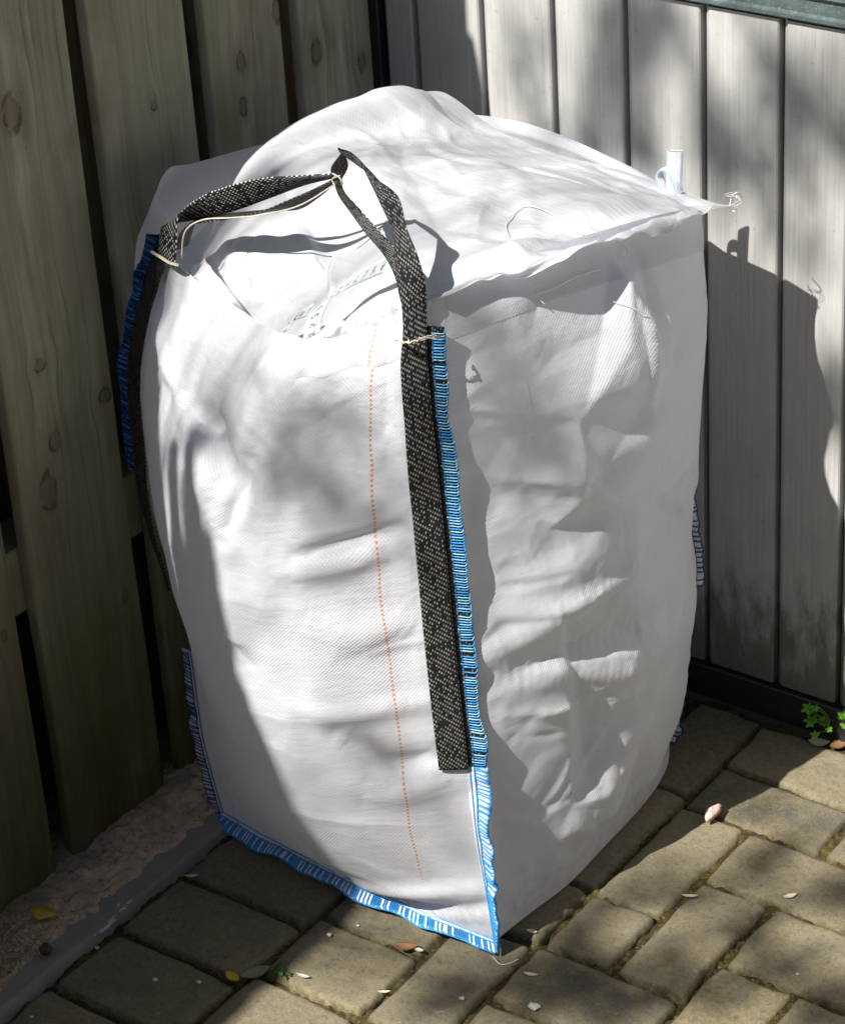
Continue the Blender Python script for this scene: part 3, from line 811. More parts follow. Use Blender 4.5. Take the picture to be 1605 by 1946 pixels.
# ---- right-hand panel (faces the yard)
X = coons(Fr, Ri, Eb, Et)
prof = np.interp(Vv, [0, .05, .2, .4, .6, .8, .92, 1], [0, .008, .023, .037, .047, .039, .016, .0])
X[..., 0] += prof * np.sin(PI * U ** 1.0) ** .72
X[..., 1] -= .012 * np.sin(PI * U) * np.sin(PI * Vv)
X[..., 0] -= .021 * np.exp(-((Vv - .40) / .13) ** 2) * sstep(.5, .88, U) * (1 - U ** 10)
Xe = X
OUT = 1.0 if normals(Xe)[NU // 2, NV // 2, 0] > 0 else -1.0
for pts, wd, am, kd in (
        ([(920, 1130), (1040, 1060), (1180, 980), (1300, 850)], .02, -.006, 'ridge'),
        ([(900, 1260), (1020, 1200), (1180, 1100), (1300, 980)], .016, .007, 'ridge'),
        ([(960, 1140), (1080, 1130), (1200, 1090), (1290, 1000)], .010, -.006, 'ridge'),
        ([(920, 1290), (1060, 1250), (1200, 1200), (1300, 1090)], .014, -.007, 'ridge'),
        ([(940, 1310), (1060, 1290), (1200, 1275), (1280, 1180)], .010, .006, 'ridge'),
        ([(1060, 900), (1160, 860), (1290, 790)], .018, .006, 'ridge'),
        ([(1080, 960), (1190, 930), (1290, 900)], .02, -.005, 'ridge'),
        ([(1195, 545), (1220, 640), (1235, 760)], .007, .004, 'ridge'),
        ([(1110, 775), (1180, 770), (1240, 735)], .012, -.004, 'ridge'),
        ([(960, 1360), (1060, 1350), (1150, 1310)], .004, .002, 'sharp'),
        ([(1060, 1520), (1110, 1440), (1150, 1370)], .003, .0016, 'sharp'),
        ([(1000, 1640), (1090, 1560), (1190, 1500)], .016, .004, 'ridge'),
        ([(930, 1120), (1020, 1115), (1090, 1095)], .0025, -.0014, 'sharp'), ([(1080, 1200), (1150, 1150), (1230, 1070)], .0025, -.0016, 'sharp'),
        ([(1000, 1270), (1090, 1225), (1150, 1180)], .0025, -.0016, 'sharp'), ([(1020, 1370), (1080, 1350), (1130, 1330)], .0022, .0014, 'sharp'),
        ([(1210, 540), (1225, 650), (1245, 790)], .003, .0016, 'sharp'), ([(990, 780), (1008, 830), (1002, 860)], .002, -.0012, 'sharp'),
        ([(1120, 1620), (1150, 1500), (1165, 1400)], .0022, -.0014, 'sharp'), ([(880, 800), (930, 805), (980, 800)], .002, -.0012, 'sharp'),
        ([(1010, 1560), (1060, 1490), (1100, 1400)], .0022, .0013, 'sharp'), ([(960, 1400), (1040, 1395), (1120, 1380)], .002, -.001, 'sharp'),
        ([(990, 1740), (1090, 1640), (1230, 1500)], .012, -.005, 'ridge'),
        ([(1300, 1040), (1280, 1150), (1240, 1280)], .012, .006, 'ridge'),
        ([(960, 570), (1000, 650), (1020, 720)], .02, .004, 'ridge'),
        ([(1215, 1270), (1180, 1390), (1135, 1500), (1085, 1620)], .045, .020, 'ridge'),
        ([(1250, 560), (1245, 680), (1220, 800)], .05, .0075, 'ridge'),
        ([(1330, 900), (1290, 970), (1200, 1040)], .045, -.021, 'ridge'),
        ([(1130, 900), (1130, 1000), (1080, 1100)], .05, .008, 'ridge'),
        ([(850, 880), (960, 870), (1050, 890)], .012, .003, 'ridge')):
    Xe = fold(Xe, pts, wd * 1.15, am * (1.6 if kd == 'sharp' else 1.0 if wd >= .014 else .6) if abs(am) < .012 else am * .8, kd)
ex = np.full((NU, NV), .003) + .003 * sstep(.5, .9, Vv)
UVe = uvgrid(Xe)
Xe = crumple(Xe, border_pin(NU, NV), ex, 130, .5, .04, 33, .0002)
Xe = facets(Xe, 36, .0062, 71, 0)
Xe = facets(Xe, 110, .0021, 72, 0)
Xe = facets(Xe, 420, .0005, 70, 0)
Xe = creases(Xe, 73, ((7, .0007), (18, .0006), (44, .00025)))
gridobj('right_panel', Xe, M['fabric'], bag, UVe, 1)

# ---- the two panels towards the corner
X = coons(Ri, NW, Nb, Nt); n = X.shape[0]
U2, V2 = np.meshgrid(np.linspace(0, 1, n), np.linspace(0, 1, NV), indexing='ij')
X[..., 1] += .045 * np.sin(PI * U2) ** .8 * np.sin(PI * np.clip(V2, .02, .98)) ** .6
gridobj('back_panel', crumple(X, border_pin(n, NV), .008, 50, .5, .02, 4), M['fabric'], bag, uvgrid(X), 1)
X = coons(NW, Le, Wb, Wt)
X[..., 0] -= .026 * np.sin(PI * U ** 1.6) ** .75 * np.interp(Vv, [0, .55, .75, .9, 1], [0, .0, .5, 1, .15])
X[..., 0] = np.maximum(X[..., 0], .006)
gridobj('left_panel', crumple(X, border_pin(NU, NV), .006, 50, .5, .03, 5), M['fabric'], bag, uvgrid(X), 1)
# base
V = np.concatenate([Sb, Eb[1:], Nb[1:], Wb[1:-1]]); V = V.copy(); V[:, 2] = np.minimum(V[:, 2], .012)
c = V.mean(0); c[2] = .003
obj('base_panel', np.vstack([V, c]), [(i, (i + 1) % len(V), len(V)) for i in range(len(V))], M['fabric'], bag, np.vstack([V, c])[:, :2])

# ---- the loose top skirt that closes the bag
ctrl = np.array([
    # column a: W rim ... E rim, hanging edge      rows b: front -> back
    [(.092, -.447, .640), (.083, -.40, .640), (.078, -.32, .655), (.075, -.23, .655), (.085, -.15, .62), (.09, -.075, .60)],
    [(.150, -.470, .608), (.125, -.405, .640), (.098, -.32, .690), (.105, -.24, .704), (.125, -.15, .703), (.125, -.072, .675)],
    [(.225, -.483, .604), (.20, -.41, .648), (.18, -.32, .695), (.18, -.24, .690), (.195, -.15, .672), (.20, -.072, .648)],
    [(.300, -.480, .612), (.28, -.41, .664), (.27, -.32, .698), (.27, -.24, .692), (.275, -.15, .658), (.275, -.075, .638)],
    [(.362, -.475, .642), (.36, -.41, .676), (.36, -.32, .687), (.36, -.24, .681), (.36, -.15, .654), (.355, -.08, .638)],
    [(.409, -.469, .678), (.432, -.40, .690), (.452, -.31, .679), (.463, -.23, .667), (.462, -.16, .645), (.452, -.09, .632)],
    [(.420, -.467, .682), (.453, -.392, .685), (.478, -.31, .681), (.486, -.245, .675), (.488, -.18, .660), (.493, -.118, .652)],
])
na, nb = 150, 140
A = crom(ctrl, np.linspace(0, 6, na)); T = crom(A.transpose(1, 0, 2).copy(), np.linspace(0, 5, nb)).transpose(1, 0, 2)
T = np.ascontiguousarray(T)
qf = np.random.default_rng(77)
wfl = sstep(.72, 1.0, np.linspace(0, 1, na))[:, None]
T[..., 2] += wfl * .0045 * smooth_noise(na, nb, 2, 9, qf); T[..., 0] += wfl * .0035 * smooth_noise(na, nb, 2, 11, qf)
T[..., 2] += wfl ** 3 * .0016 * smooth_noise(na, nb, 2, 34, qf)
OUT = 1.0 if normals(T)[na // 2, nb // 2, 2] > 0 else -1.0
for pts, wd, am, kd in (
        ([(640, 210), (740, 230), (800, 260), (900, 330)], .014, .006, 'ridge'),
        ([(560, 330), (620, 290), (690, 245)], .012, -.005, 'ridge'),
        ([(790, 240), (850, 290), (930, 320)], .010, -.006, 'ridge'),
        ([(940, 310), (900, 380), (880, 450)], .012, .006, 'ridge'),
        ([(960, 320), (1010, 420), (960, 500)], .010, .004, 'ridge'),
        ([(700, 370), (780, 380), (900, 340)], .02, -.006, 'ridge'),
        ([(480, 470), (460, 530), (440, 580)], .006, .005, 'ridge'),
        ([(560, 420), (600, 500), (640, 560)], .012, .006, 'ridge'),
        ([(500, 500), (540, 430), (600, 400)], .006, .004, 'ridge'),
        ([(1000, 440), (1120, 400), (1280, 370)], .008, .005, 'ridge'),
        ([(1040, 480), (1160, 420), (1300, 385)], .006, -.004, 'ridge'),
        ([(860, 540), (960, 480), (1080, 440)], .008, .006, 'ridge'),
        ([(1080, 320), (1160, 350), (1260, 360)], .010, .004, 'ridge')):
    T = fold(T, pts, wd * 1.15, am * .62, kd)
pin = np.zeros((na, nb)); pin[0] = 1; pin[:, 0] = 1; pin[:, -1] = 1; pin[-1] = .0
UVt = uvgrid(T)
a_, b_ = np.meshgrid(np.linspace(0, 6, na), np.linspace(0, 5, nb), indexing='ij')
T = crumple(T, pin, .007 * (1 - sstep(4.6, 5.3, a_)) + .002, 80, .35, .03 + .03 * sstep(4.6, 5.4, a_).reshape(-1, 1), 8, .0003 )
for pts in ([(800, 215), (850, 262), (930, 292)], [(955, 330), (915, 400), (905, 450)], [(770, 235), (720, 280), (690, 330)], [(560, 440), (600, 490), (640, 550)],
            [(475, 470), (450, 530), (430, 570)], [(1090, 330), (1180, 372), (1240, 370)], [(640, 240), (700, 262), (740, 300)], [(840, 300), (890, 330), (965, 312)],
            [(1130, 395), (1060, 430), (1000, 470)], [(700, 215), (760, 250), (800, 300)], [(520, 350), (580, 300), (650, 270)]):
    T = fold(T, pts, .0032, .0034, 'sharp')
T = facets(T, 40, .0056, 81, 0, 1 - .6 * sstep(4.8, 5.4, a_))
T = facets(T, 110, .0014, 78, 0)
T = facets(T, 90, .0040, 80, 0, sstep(3.4, 2.4, a_) * sstep(1.9, .9, b_))
T = creases(T, 79, ((7, .0008), (18, .0007), (44, .0003)), 1 - .7 * sstep(4.8, 5.4, a_))
gridobj('top_skirt', T, M['skirt'], bag, UVt, 1)

# hems: folded bands just inside/outside the rim
def band(name, X, v0, v1, u0, u1, lift, mat, n=60, k=6):
    nu, nv = X.shape[:2]
    uu = np.linspace(u0, u1, n) * (nu - 1); vv = np.linspace(v0, v1, k) * (nv - 1)
    A_ = crom(X, uu); A_ = crom(A_.transpose(1, 0, 2).copy(), vv).transpose(1, 0, 2)
    N_ = normals(A_) * OUT
    h = lift * np.sin(PI * np.linspace(0, 1, k)) ** .25
    P_ = A_ + N_ * np.maximum(h, .0004)[None, :, None]
    g_ = uvgrid(X); Ug = np.stack(np.meshgrid(np.linspace(u0, u1, n) * g_[-1, 0, 0], np.linspace(v0, v1, k) * g_[0, -1, 1], indexing='ij'), -1)
    return P_, Ug
OUT = 1.0 if normals(Xs)[NU // 2, NV // 2, 1] < 0 else -1.0
P = band('hem', Xs, .945, 1.0, .03, .93, .0012, None, 90, 7)
gridobj('hem', P[0], M['fabric_stripe'], bag, P[1], 1)
OUT = 1.0 if normals(Xe)[NU // 2, NV // 2, 0] > 0 else -1.0
P = band('hem', Xe, .935, 1.0, .05, .99, .0012, None, 90, 7)
gridobj('hem', P[0], M['fabric'], bag, P[1], 1)

# loose inner hem strips that stand up behind the front rim
def strip(P0, P1, mat, n=50, k=6, wob=.0012, seed=1):
    q_ = np.random.default_rng(seed)
    A_ = spline(P0, n); B_ = spline(P1, n); s_ = np.linspace(0, 1, k)[None, :, None]
    X_ = A_[:, None] * (1 - s_) + B_[:, None] * s_
    X_ = X_ + normals(X_) * (wob * (1.8 * smooth_noise(n, k, 7, 2, q_) + 1.2 * smooth_noise(n, k, 18, 3, q_)))[..., None]
    return gridobj('hem', X_, mat, bag, uvgrid(X_), 1)
strip([ony(352, 520, -.455), ony(400, 558, -.466), ony(440, 592, -.475), ony(470, 612, -.478)], [ony(384, 488, -.446), ony(420, 532, -.456), ony(452, 572, -.466), ony(474, 600, -.472)], M['skirt'], seed=3)
strip([ony(600, 640, -.488), ony(650, 642, -.487), ony(700, 642, -.483), ony(748, 636, -.476)], [ony(630, 605, -.480), ony(668, 612, -.478), ony(705, 614, -.474), ony(752, 606, -.468)], M['skirt'], seed=4)
strip([ony(612, 636, -.484), ony(680, 626, -.478), ony(750, 622, -.470)], [ony(640, 628, -.476), ony(690, 606, -.470), ony(748, 580, -.462)], M['skirt'], seed=5)

# ---- webbing
def ribbon(name, C, Wd, mat, parent=bag, th=.0013, n=None, sub=0):
    C = np.asarray(C, float); Wd = np.asarray(Wd, float); n = n or len(C) * 10
    Q = spline(np.hstack([C, Wd]), n); C, Wd = Q[:, :3], Q[:, 3:]
    Tn = np.gradient(C, axis=0); Nn = np.cross(Tn, Wd); Nn /= np.linalg.norm(Nn, axis=1)[:, None] + 1e-12
    L = np.concatenate([[0], np.cumsum(np.linalg.norm(np.diff(C, axis=0), axis=1))])
    k = 9
    s = np.linspace(-1, 1, k)
    wid = np.linalg.norm(Wd, axis=1) * 2
    top = C[:, None] + Wd[:, None] * s[None, :, None] + Nn[:, None] * (th * (1 - .6 * s ** 4))[None, :, None]
    bot = C[:, None] + Wd[:, None] * s[None, :, None] - Nn[:, None] * (th * (1 - .6 * s ** 4))[None, :, None]
    uv = np.stack([np.broadcast_to((s + 1) * .017, (n, k)), np.broadcast_to(L[:, None], (n, k))], -1)
    V = np.concatenate([top.reshape(-1, 3), bot.reshape(-1, 3)])
    F = [tuple(f) for f in gridf(n, k)] + [tuple(f[::-1]) for f in gridf(n, k, n * k)]
    for i in range(n - 1):
        for j in (0, k - 1):
            a, b = i * k + j, (i + 1) * k + j
            F.append((a, b, b + n * k, a + n * k) if j else (b, a, a + n * k, b + n * k))
    for j in range(k - 1):
        for i in (0, n - 1):
            a, b = i * k + j, i * k + j + 1
            F.append((a, b, b + n * k, a + n * k))
    return obj(name, V, F, mat, parent, np.concatenate([uv.reshape(-1, 2)] * 2), True, sub)

# front strap: sewn to the front panel beside the corner, then free above the rim
Ns = normals(Xs) * (1.0 if normals(Xs)[NU // 2, NV // 2, 1] < 0 else -1.0)
cs, ws = [], []
for v in np.linspace(.305, .985, 16):
    j = int(v * (NV - 1)); i = NU - 11
    cpt = Xs[i, j] + np.array([0, -.0035, 0]) ; e1 = Fr[j] - Xs[NU - 22, j]
    e1 = e1 / np.linalg.norm(e1)
    cs.append(Fr[j] - e1 * .0122 + np.array([.001, -.0048, 0])); ws.append(e1 * .0138)
# the strap's two free strands, up to the knot
tie = ony(640, 338, -.425)
wA = [(.0135, -.002, .006), (.0105, -.003, .007), (.012, -.003, .006), (.010, -.002, -.006), (.0025, 0, -.0025)]
cs += [ony(783, 540, -.478), ony(772, 490, -.472), ony(760, 440, -.462), ony(738, 378, -.452), ony(694, 319, -.44), ony(647, 287, -.43)]
ws += [np.array(q_) for q_ in ((.0142, -.001, .004), (.0132, -.002, .006), (.0092, -.003, .006), (.012, -.003, .006), (.010, -.002, -.006), (.0025, 0, -.0025))]
ribbon('lifting_strap', cs, ws, M['web'])
wB = [(.012, 0, .002), (.0115, -.002, .004), (.010, -.002, .004), (.0075, -.002, .004), (.005, -.001, .003), (.004, 0, .002)]
ribbon('lifting_strap', [ony(784, 575, -.472), ony(768, 525, -.468), ony(744, 483, -.464), ony(708, 442, -.459), ony(674, 400, -.452), ony(649, 368, -.44), ony(640, 340, -.427)], [(.0125, 0, .002)] + [tuple(np.array(q_) * .85) for q_ in wB], M['web'])
# dark doubled tip at the knot
ribbon('lifting_strap', [ony(641, 345, -.4245), ony(645, 318, -.426), ony(651, 290, -.428)], [(.0035, 0, .0008), (.0085, .001, .002), (.0015, 0, .0005)], M['web_dark'])
# left strap: sewn down the left corner, then folded over towards the knot
cs, ws = [], []
for v in np.linspace(.40, .955, 20):
    j = int(v * (NV - 1))
    e1 = Xs[16, j] - Le[j]; e1 = e1 / np.linalg.norm(e1)
    hw = .0098 if v > .62 else .0098 * (.2 + .8 * (v - .40) / .22)
    e1 = np.array([1.0, -.2, 0]); e1 /= np.linalg.norm(e1)
    cs.append(Le[j] + e1 * hw * .9 + np.array([0, min(0, Xs[6, j, 1] - Le[j, 1]) - .0045, 0])); ws.append(e1 * hw)
ribbon('lifting_strap', cs, ws, M['web_dark'])
wl = [(.0135, -.005, -.003), (.0135, -.005, -.001), (.012, -.006, .009), (.005, -.007, .0135), (.0, -.008, .0135), (-.001, -.007, .011), (-.001, -.005, .006), (0, -.002, .0025)]
ribbon('lifting_strap', [ony(317, 492, -.468), ony(321, 448, -.466), ony(331, 418, -.463), ony(382, 396, -.456), ony(440, 377, -.451), ony(505, 357, -.445), ony(570, 343, -.436), ony(634, 334, -.426)], wl, M['web_top'])
wl = [(.003, -.012, .003), (.003, -.013, .002), (.003, -.013, .0025), (.003, -.012, .004), (.003, -.008, .0085), (.002, -.004, .006), (0, -.002, .002)]
ribbon('lifting_strap', [ony(345, 470, -.458), ony(366, 424, -.452), ony(430, 412, -.446), ony(500, 402, -.442), ony(560, 388, -.436), ony(605, 365, -.431), ony(638, 342, -.426)], wl, M['web_dark'])
# pale selvedge cords on the strap edges
mb = MB()
mb.tube(spline([ony(345, 490, -.466), ony(352, 440, -.468), ony(385, 418, -.462), ony(440, 414, -.458), ony(500, 408, -.454), ony(570, 390, -.445), ony(634, 352, -.428)], 60), .0007, 5)
mb.build('strap_cord', M['string'], bag); mb = MB()
mb.tube(spline([ony(632, 330, -.431), ony(645, 338, -.434), ony(650, 350, -.433), ony(637, 352, -.431), ony(632, 340, -.43), ony(646, 334, -.434)], 30), .0009, 5)
mb.build('tie_string', M['string'], bag); mb = MB()
q2 = np.random.default_rng(2)
Q = spline([ony(752, 647, -.492), ony(775, 651, -.497), ony(800, 644, -.497), ony(822, 641, -.49), ony(835, 640, -.478)], 24)
for k in range(3):
    mb.tube(Q + q2.normal(0, .0009, Q.shape), .0007, 5)
mb.build('tie_string', M['string'], bag); mb = MB()
Q = spline([ony(288, 477, -.466), ony(305, 487, -.474), ony(322, 498, -.476), ony(340, 503, -.474)], 14)
mb.tube(Q, .0009, 5); mb.tube(Q + [0, -.0008, -.001], .0008, 5)
mb.build('tie_string', M['string'], bag)

# ---- seams: a fin of doubled cloth with overlocked thread
def seam(name, C, dirs, wd, fin_mat, threads, pitch=.0042, r=.00062, wav=.0012, seed=1, stitch2=None, thread_mat='blue', amp=.35):
    C = np.asarray(C, float); n = 160
    C = spline(C, n); d = spline(np.asarray(dirs, float), n) if len(np.asarray(dirs)) > 1 else np.repeat(np.asarray(dirs, float), n, 0)
    d = d / np.linalg.norm(d, axis=1)[:, None]
    qr = np.random.default_rng(seed)
    ww = wd * (1 + .08 * smooth_noise(n, 2, 16, 1, qr)[:, 0]); 
    Tn = np.gradient(C, axis=0); Tn /= np.linalg.norm(Tn, axis=1)[:, None]
    nn = np.cross(Tn, d); nn /= np.linalg.norm(nn, axis=1)[:, None]
    wave = wav * smooth_noise(n, 2, 22, 1, qr)[:, 0]
    k = 6
    s = np.linspace(-.15, 1, k)
    G = C[:, None] + d[:, None] * (ww[:, None] * s)[..., None] + nn[:, None] * (wave[:, None] * np.clip(s, 0, 1) ** 1.5)[..., None]
    Lc = np.concatenate([[0], np.cumsum(np.linalg.norm(np.diff(C, axis=0), axis=1))])
    uv = np.stack([np.broadcast_to(s * wd, (n, k)), np.broadcast_to(Lc[:, None], (n, k))], -1)
    th = .0009
    V = np.concatenate([(G + nn[:, None] * th).reshape(-1, 3), (G - nn[:, None] * th).reshape(-1, 3)])
    F = [tuple(f) for f in gridf(n, k)] + [tuple(f[::-1]) for f in gridf(n, k, n * k)]
    for i in range(n - 1):
        a, b = i * k + k - 1, (i + 1) * k + k - 1
        F.append((a, b, b + n * k, a + n * k))
    so = obj(name, V, F, fin_mat, bag, np.concatenate([uv.reshape(-1, 2)] * 2))
    # overlock loops
    for sgn_set, mat in threads:
        mb = MB()
        L = Lc[-1]; pos = 0.0
        ct = 0
        while pos < L - .002:
            f = np.interp(pos, Lc, np.arange(n)); i = int(f); i = min(i, n - 1)
            f2 = int(min(n - 1, np.interp(pos + pitch * (amp + .45 * qr.random()), Lc, np.arange(n))))
            w0 = ww[i]
            a0 = .30 + .05 * qr.normal(); w0j = 1 + .05 * qr.normal()
            Pn = []
            for q_, side in ((a0, 1), (.65, 1.2), (.97, 1.1), (1.05, 0), (.97, -1.1), (.65, -1.2), (a0, -1)):
                ii = int(round(i + (f2 - i) * (q_ - a0) / (1 - a0))) if side >= 0 else i
                ii = min(max(ii, 0), n - 1)
                Pn.append(C[ii] + d[ii] * w0 * q_ + nn[ii] * (wave[ii] * min(1, q_) ** 1.5 + side * (th + r * .6)))
            mb.tube(spline(Pn, 11), r * (1 + .25 * qr.random()), 4, False)
            pos += pitch * (.5 + 1.0 * qr.random()) * sgn_set; ct += 1
        # edge chain and needle lines
        for side in (1, -1):
            mb.tube(C + d * (ww * .31)[:, None] + nn * (side * (th + r) + wave * .17)[:, None], r * 1.05, 4)
            if stitch2 is not None:
                mb.tube(C + d * (ww * stitch2)[:, None] + nn * (side * (th + r * .6)), r * .8, 4)
        mb.tube(C + d * (ww * 1.04)[:, None] + nn * (wave + qr.normal(0, .0003, n))[:, None], r * 1.1, 4)
        mb.build('stitching', mat, so)
    return so
j0, j1 = int(.30 * NV), int(.975 * NV)
seam('corner_seam', Fr[j0:j1:6] + [.0005, 0, 0], [(.93, .36, 0)], .0152, M['web_dark'], [(.8, M['blue']), (1.1, M['bluepale'])], .0036, .00052, .0008, 3, None, 'blue', .3)
P = np.array(list(Fr[:j0 + 4:5]))
seam('corner_seam', P[::-1], [(.93, .30, 0), (.95, .25, 0), (.95, .15, 0), (.95, 0, 0), (.62, -.7, -.12)], .0178, M['fin'], [(.9, M['blue'])], .0040, .00075, .0012, 4, .06, 'blue', .25)
seam('bottom_seam', Sb[::6], [(-.1, -.75, -.28), (0, -.85, -.32), (0, -.85, -.36), (0, -.85, -.3), (.1, -.85, -.2), (.62, -.7, -.12)], .0165, M['fin'], [(.85, M['blue'])], .0038, .00080, .0011, 6, .06, 'blue', .25)
jl = int(.30 * NV)
seam('corner_seam', Le[:jl:4], [(-.85, -.25, -.1), (-.95, 0, 0), (-.95, .1, 0)], .0145, M['fin'], [(.9, M['navy'])], .0038, .00065, .0012, 7, .05, 'navy', .25)
j0, j1 = int(.58 * NV), int(.995 * NV)
seam('corner_seam', Le[j0:j1:5] + [0, -.002, 0], [(-.95, -.15, 0)], .0150, M['web_dark'], [(.6, M['navy']), (1.3, M['blue'])], .0046, .0008, .0008, 8, None, 'navy', .6)
j0, j1 = int(.0 * NV), int(.16 * NV)
seam('corner_seam', Ri[j0:j1:4], [(.9, .35, -.2), (.9, .35, 0)], .017, M['fin'], [(1.0, M['navy'])], .0055, .0007, .0016, 9, .05, 'navy', .2)
j0, j1 = int(.33 * NV), int(.52 * NV)
seam('corner_seam', Ri[j0:j1:4] + [-.003, 0, 0], [(.9, .35, 0)], .0105, M['fin'], [(1.3, M['navy'])], .0058, .0007, .0016, 10, .05, 'navy', .2)
# cream chain down the left corner below the strap
mb = MB()
C = np.array([Xs[4, j] for j in range(int(.40 * NV), int(.9 * NV), 4)]) + [.002, -.003, 0]
C = spline(C, 220)
ph = np.arange(220)
mb.tube(C + np.stack([.0007 * np.sin(ph * .9), .0007 * np.cos(ph * .9), 0 * ph], 1), .0008, 5)
mb.tube(C + np.stack([-.0007 * np.sin(ph * .9), -.0007 * np.cos(ph * .9), 0 * ph], 1), .0008, 5)
mb.build('chain_stitch', M['string'], bag)

# ---- folded white loop at the far corner, with blue edges
lo = ribbon('corner_loop', [ony(1279, 372, -.095), ony(1280, 340, -.095), ony(1281, 310, -.095), ony(1282, 286, -.095)], [(.0062, .003, 0)] * 4, M['fin'])
mb = MB()
for sx in (-1, 1):
    b0 = np.array([ony(1279, 372, -.095), ony(1280, 340, -.095), ony(1281, 310, -.095), ony(1282, 286, -.095)]) + np.array([.0064, .003, 0]) * sx
    mb.tube(spline(b0, 20), .0006, 5)
mb.build('stitching', M['bluepale'], lo)
lo2 = ribbon('corner_loop', [ony(1262, 360, -.095), ony(1252, 335, -.095), ony(1258, 322, -.095), ony(1272, 324, -.095), ony(1284, 345, -.095), ony(1290, 368, -.095)],
             [(.001, .0045, .001)] * 6, M['fin'])
mb = MB()
mb.tube(spline(np.array([ony(1262, 360, -.095), ony(1252, 335, -.095), ony(1258, 322, -.095), ony(1272, 324, -.095), ony(1284, 345, -.095), ony(1290, 368, -.095)]) - [.001, .0045, 0], 30), .0006, 5)
mb.build('stitching', M['bluepale'], lo2)

# ---- clear document strip tucked in behind the front rim
def pouch_mat():
    t = NT('milky_film'); uv = t.uv(); x, y, _ = t.xyz(uv)
    cell = t.math('FRACT', t.math('DIVIDE', y, .009)); 
    mk = t.math('MULTIPLY', t.math('LESS_THAN', cell, .45), t.math('MULTIPLY', t.math('GREATER_THAN', x, .008), t.math('LESS_THAN', x, .024)))
    nz = t.step(.45, .55, t.noise(uv, 260, 2))
    col = t.mix(t.math('MULTIPLY', t.math('MULTIPLY', mk, nz), .9), (.60, .66, .66), (.12, .15, .17))
    sh = t.bsdf(col, .25, t.bump(t.noise(uv, 70, 3), .4, .002), .5)
    tr = t.n('BsdfTransparent'); mx = t.n('MixShader'); mx.inputs[0].default_value = .25
    t.t.links.new(sh, mx.inputs[1]); t.t.links.new(tr.outputs[0], mx.inputs[2])
    return t.done(mx.outputs[0])
M['pouch'] = pouch_mat()
ribbon('document_strip', [ony(592, 640, -.487), ony(600, 600, -.482), ony(628, 562, -.474), ony(680, 528, -.464), ony(738, 500, -.452)],
       [(.008, .003, .005), (.008, .003, .005), (.006, .003, .007), (.005, .003, .008), (.004, .003, .009)], M['pouch'], th=.0003)
ribbon('document_strip', [ony(540, 632, -.489), ony(556, 606, -.486), ony(590, 588, -.482)], [(.006, 0, .004), (.006, .001, .006), (.004, .001, .007)], M['pouch'], th=.0003)

# ---- loose threads
mb = MB()
def thr(P, r=.00035):
    b_ = MB(); b_.tube(spline(P, 24), r, 4); b_.build('loose_thread', M['strandwhite'], bag)
thr([ony(772, 190, -.12), ony(765, 175, -.118), ony(756, 158, -.115)]); thr([ony(771, 190, -.12), ony(770, 178, -.12), ony(763, 168, -.118)])
for k in range(3):
    e = ony(1400, 374, -.118); b0 = ony(1375 + 3 * k, 370 + 2 * k, -.118)
    thr([b0, ony(1388 + 4 * k, 366 + 4 * k, -.12), ony(1398 + 2 * k + 6 * math.sin(k), 372 + 6 * k, -.12), ony(1392 + 4 * math.cos(2 * k), 384 + 5 * k, -.12)], .00018)
thr([ony(1390, 372, -.12), ony(1400, 366, -.12), ony(1410, 376, -.1)], .0006)
thr([ony(1388, 378, -.12), ony(1386, 395, -.12), ony(1396, 402, -.12), ony(1401, 390, -.1)], .0005)
def onskirt(px, py, up=.002):
    Pp = proj(T); i = np.unravel_index(np.argmin(((Pp - np.array([px, py])) ** 2).sum(-1)), (na, nb))
    return T[i] + np.array([0, -.5, .8]) * up
def onE(px, py, up=.0025):
    Pp = proj(Xe); i = np.unravel_index(np.argmin(((Pp - np.array([px, py])) ** 2).sum(-1)), (NU, NV))
    return Xe[i] + np.array([.9, -.3, .1]) * up
thr([onskirt(*p) for p in ((970, 452), (962, 430), (980, 402), (1010, 394), (1050, 412), (1090, 440), (1126, 456))], .0005)
thr([onE(*p) for p in ((1150, 568), (1180, 578), (1205, 588), (1222, 593))], .00035)
thr([onE(*p, .004) for p in ((1010, 560), (1050, 545), (1090, 528), (1128, 514), (1136, 520))], .0006)
thr([onE(*p, .004) for p in ((1002, 556), (1018, 566), (1032, 574))], .0006)
thr([onE(*p, .005) for p in ((1168, 455), (1182, 470), (1178, 492))], .0006)
thr([onE(*p, .002) for p in ((990, 700), (1008, 790), (1010, 820), (1000, 850))], .00015)
thr([onz(935, 1818, .004), onz(950, 1832, .003), onz(968, 1830, .003), onz(985, 1822, .002)], .0004)

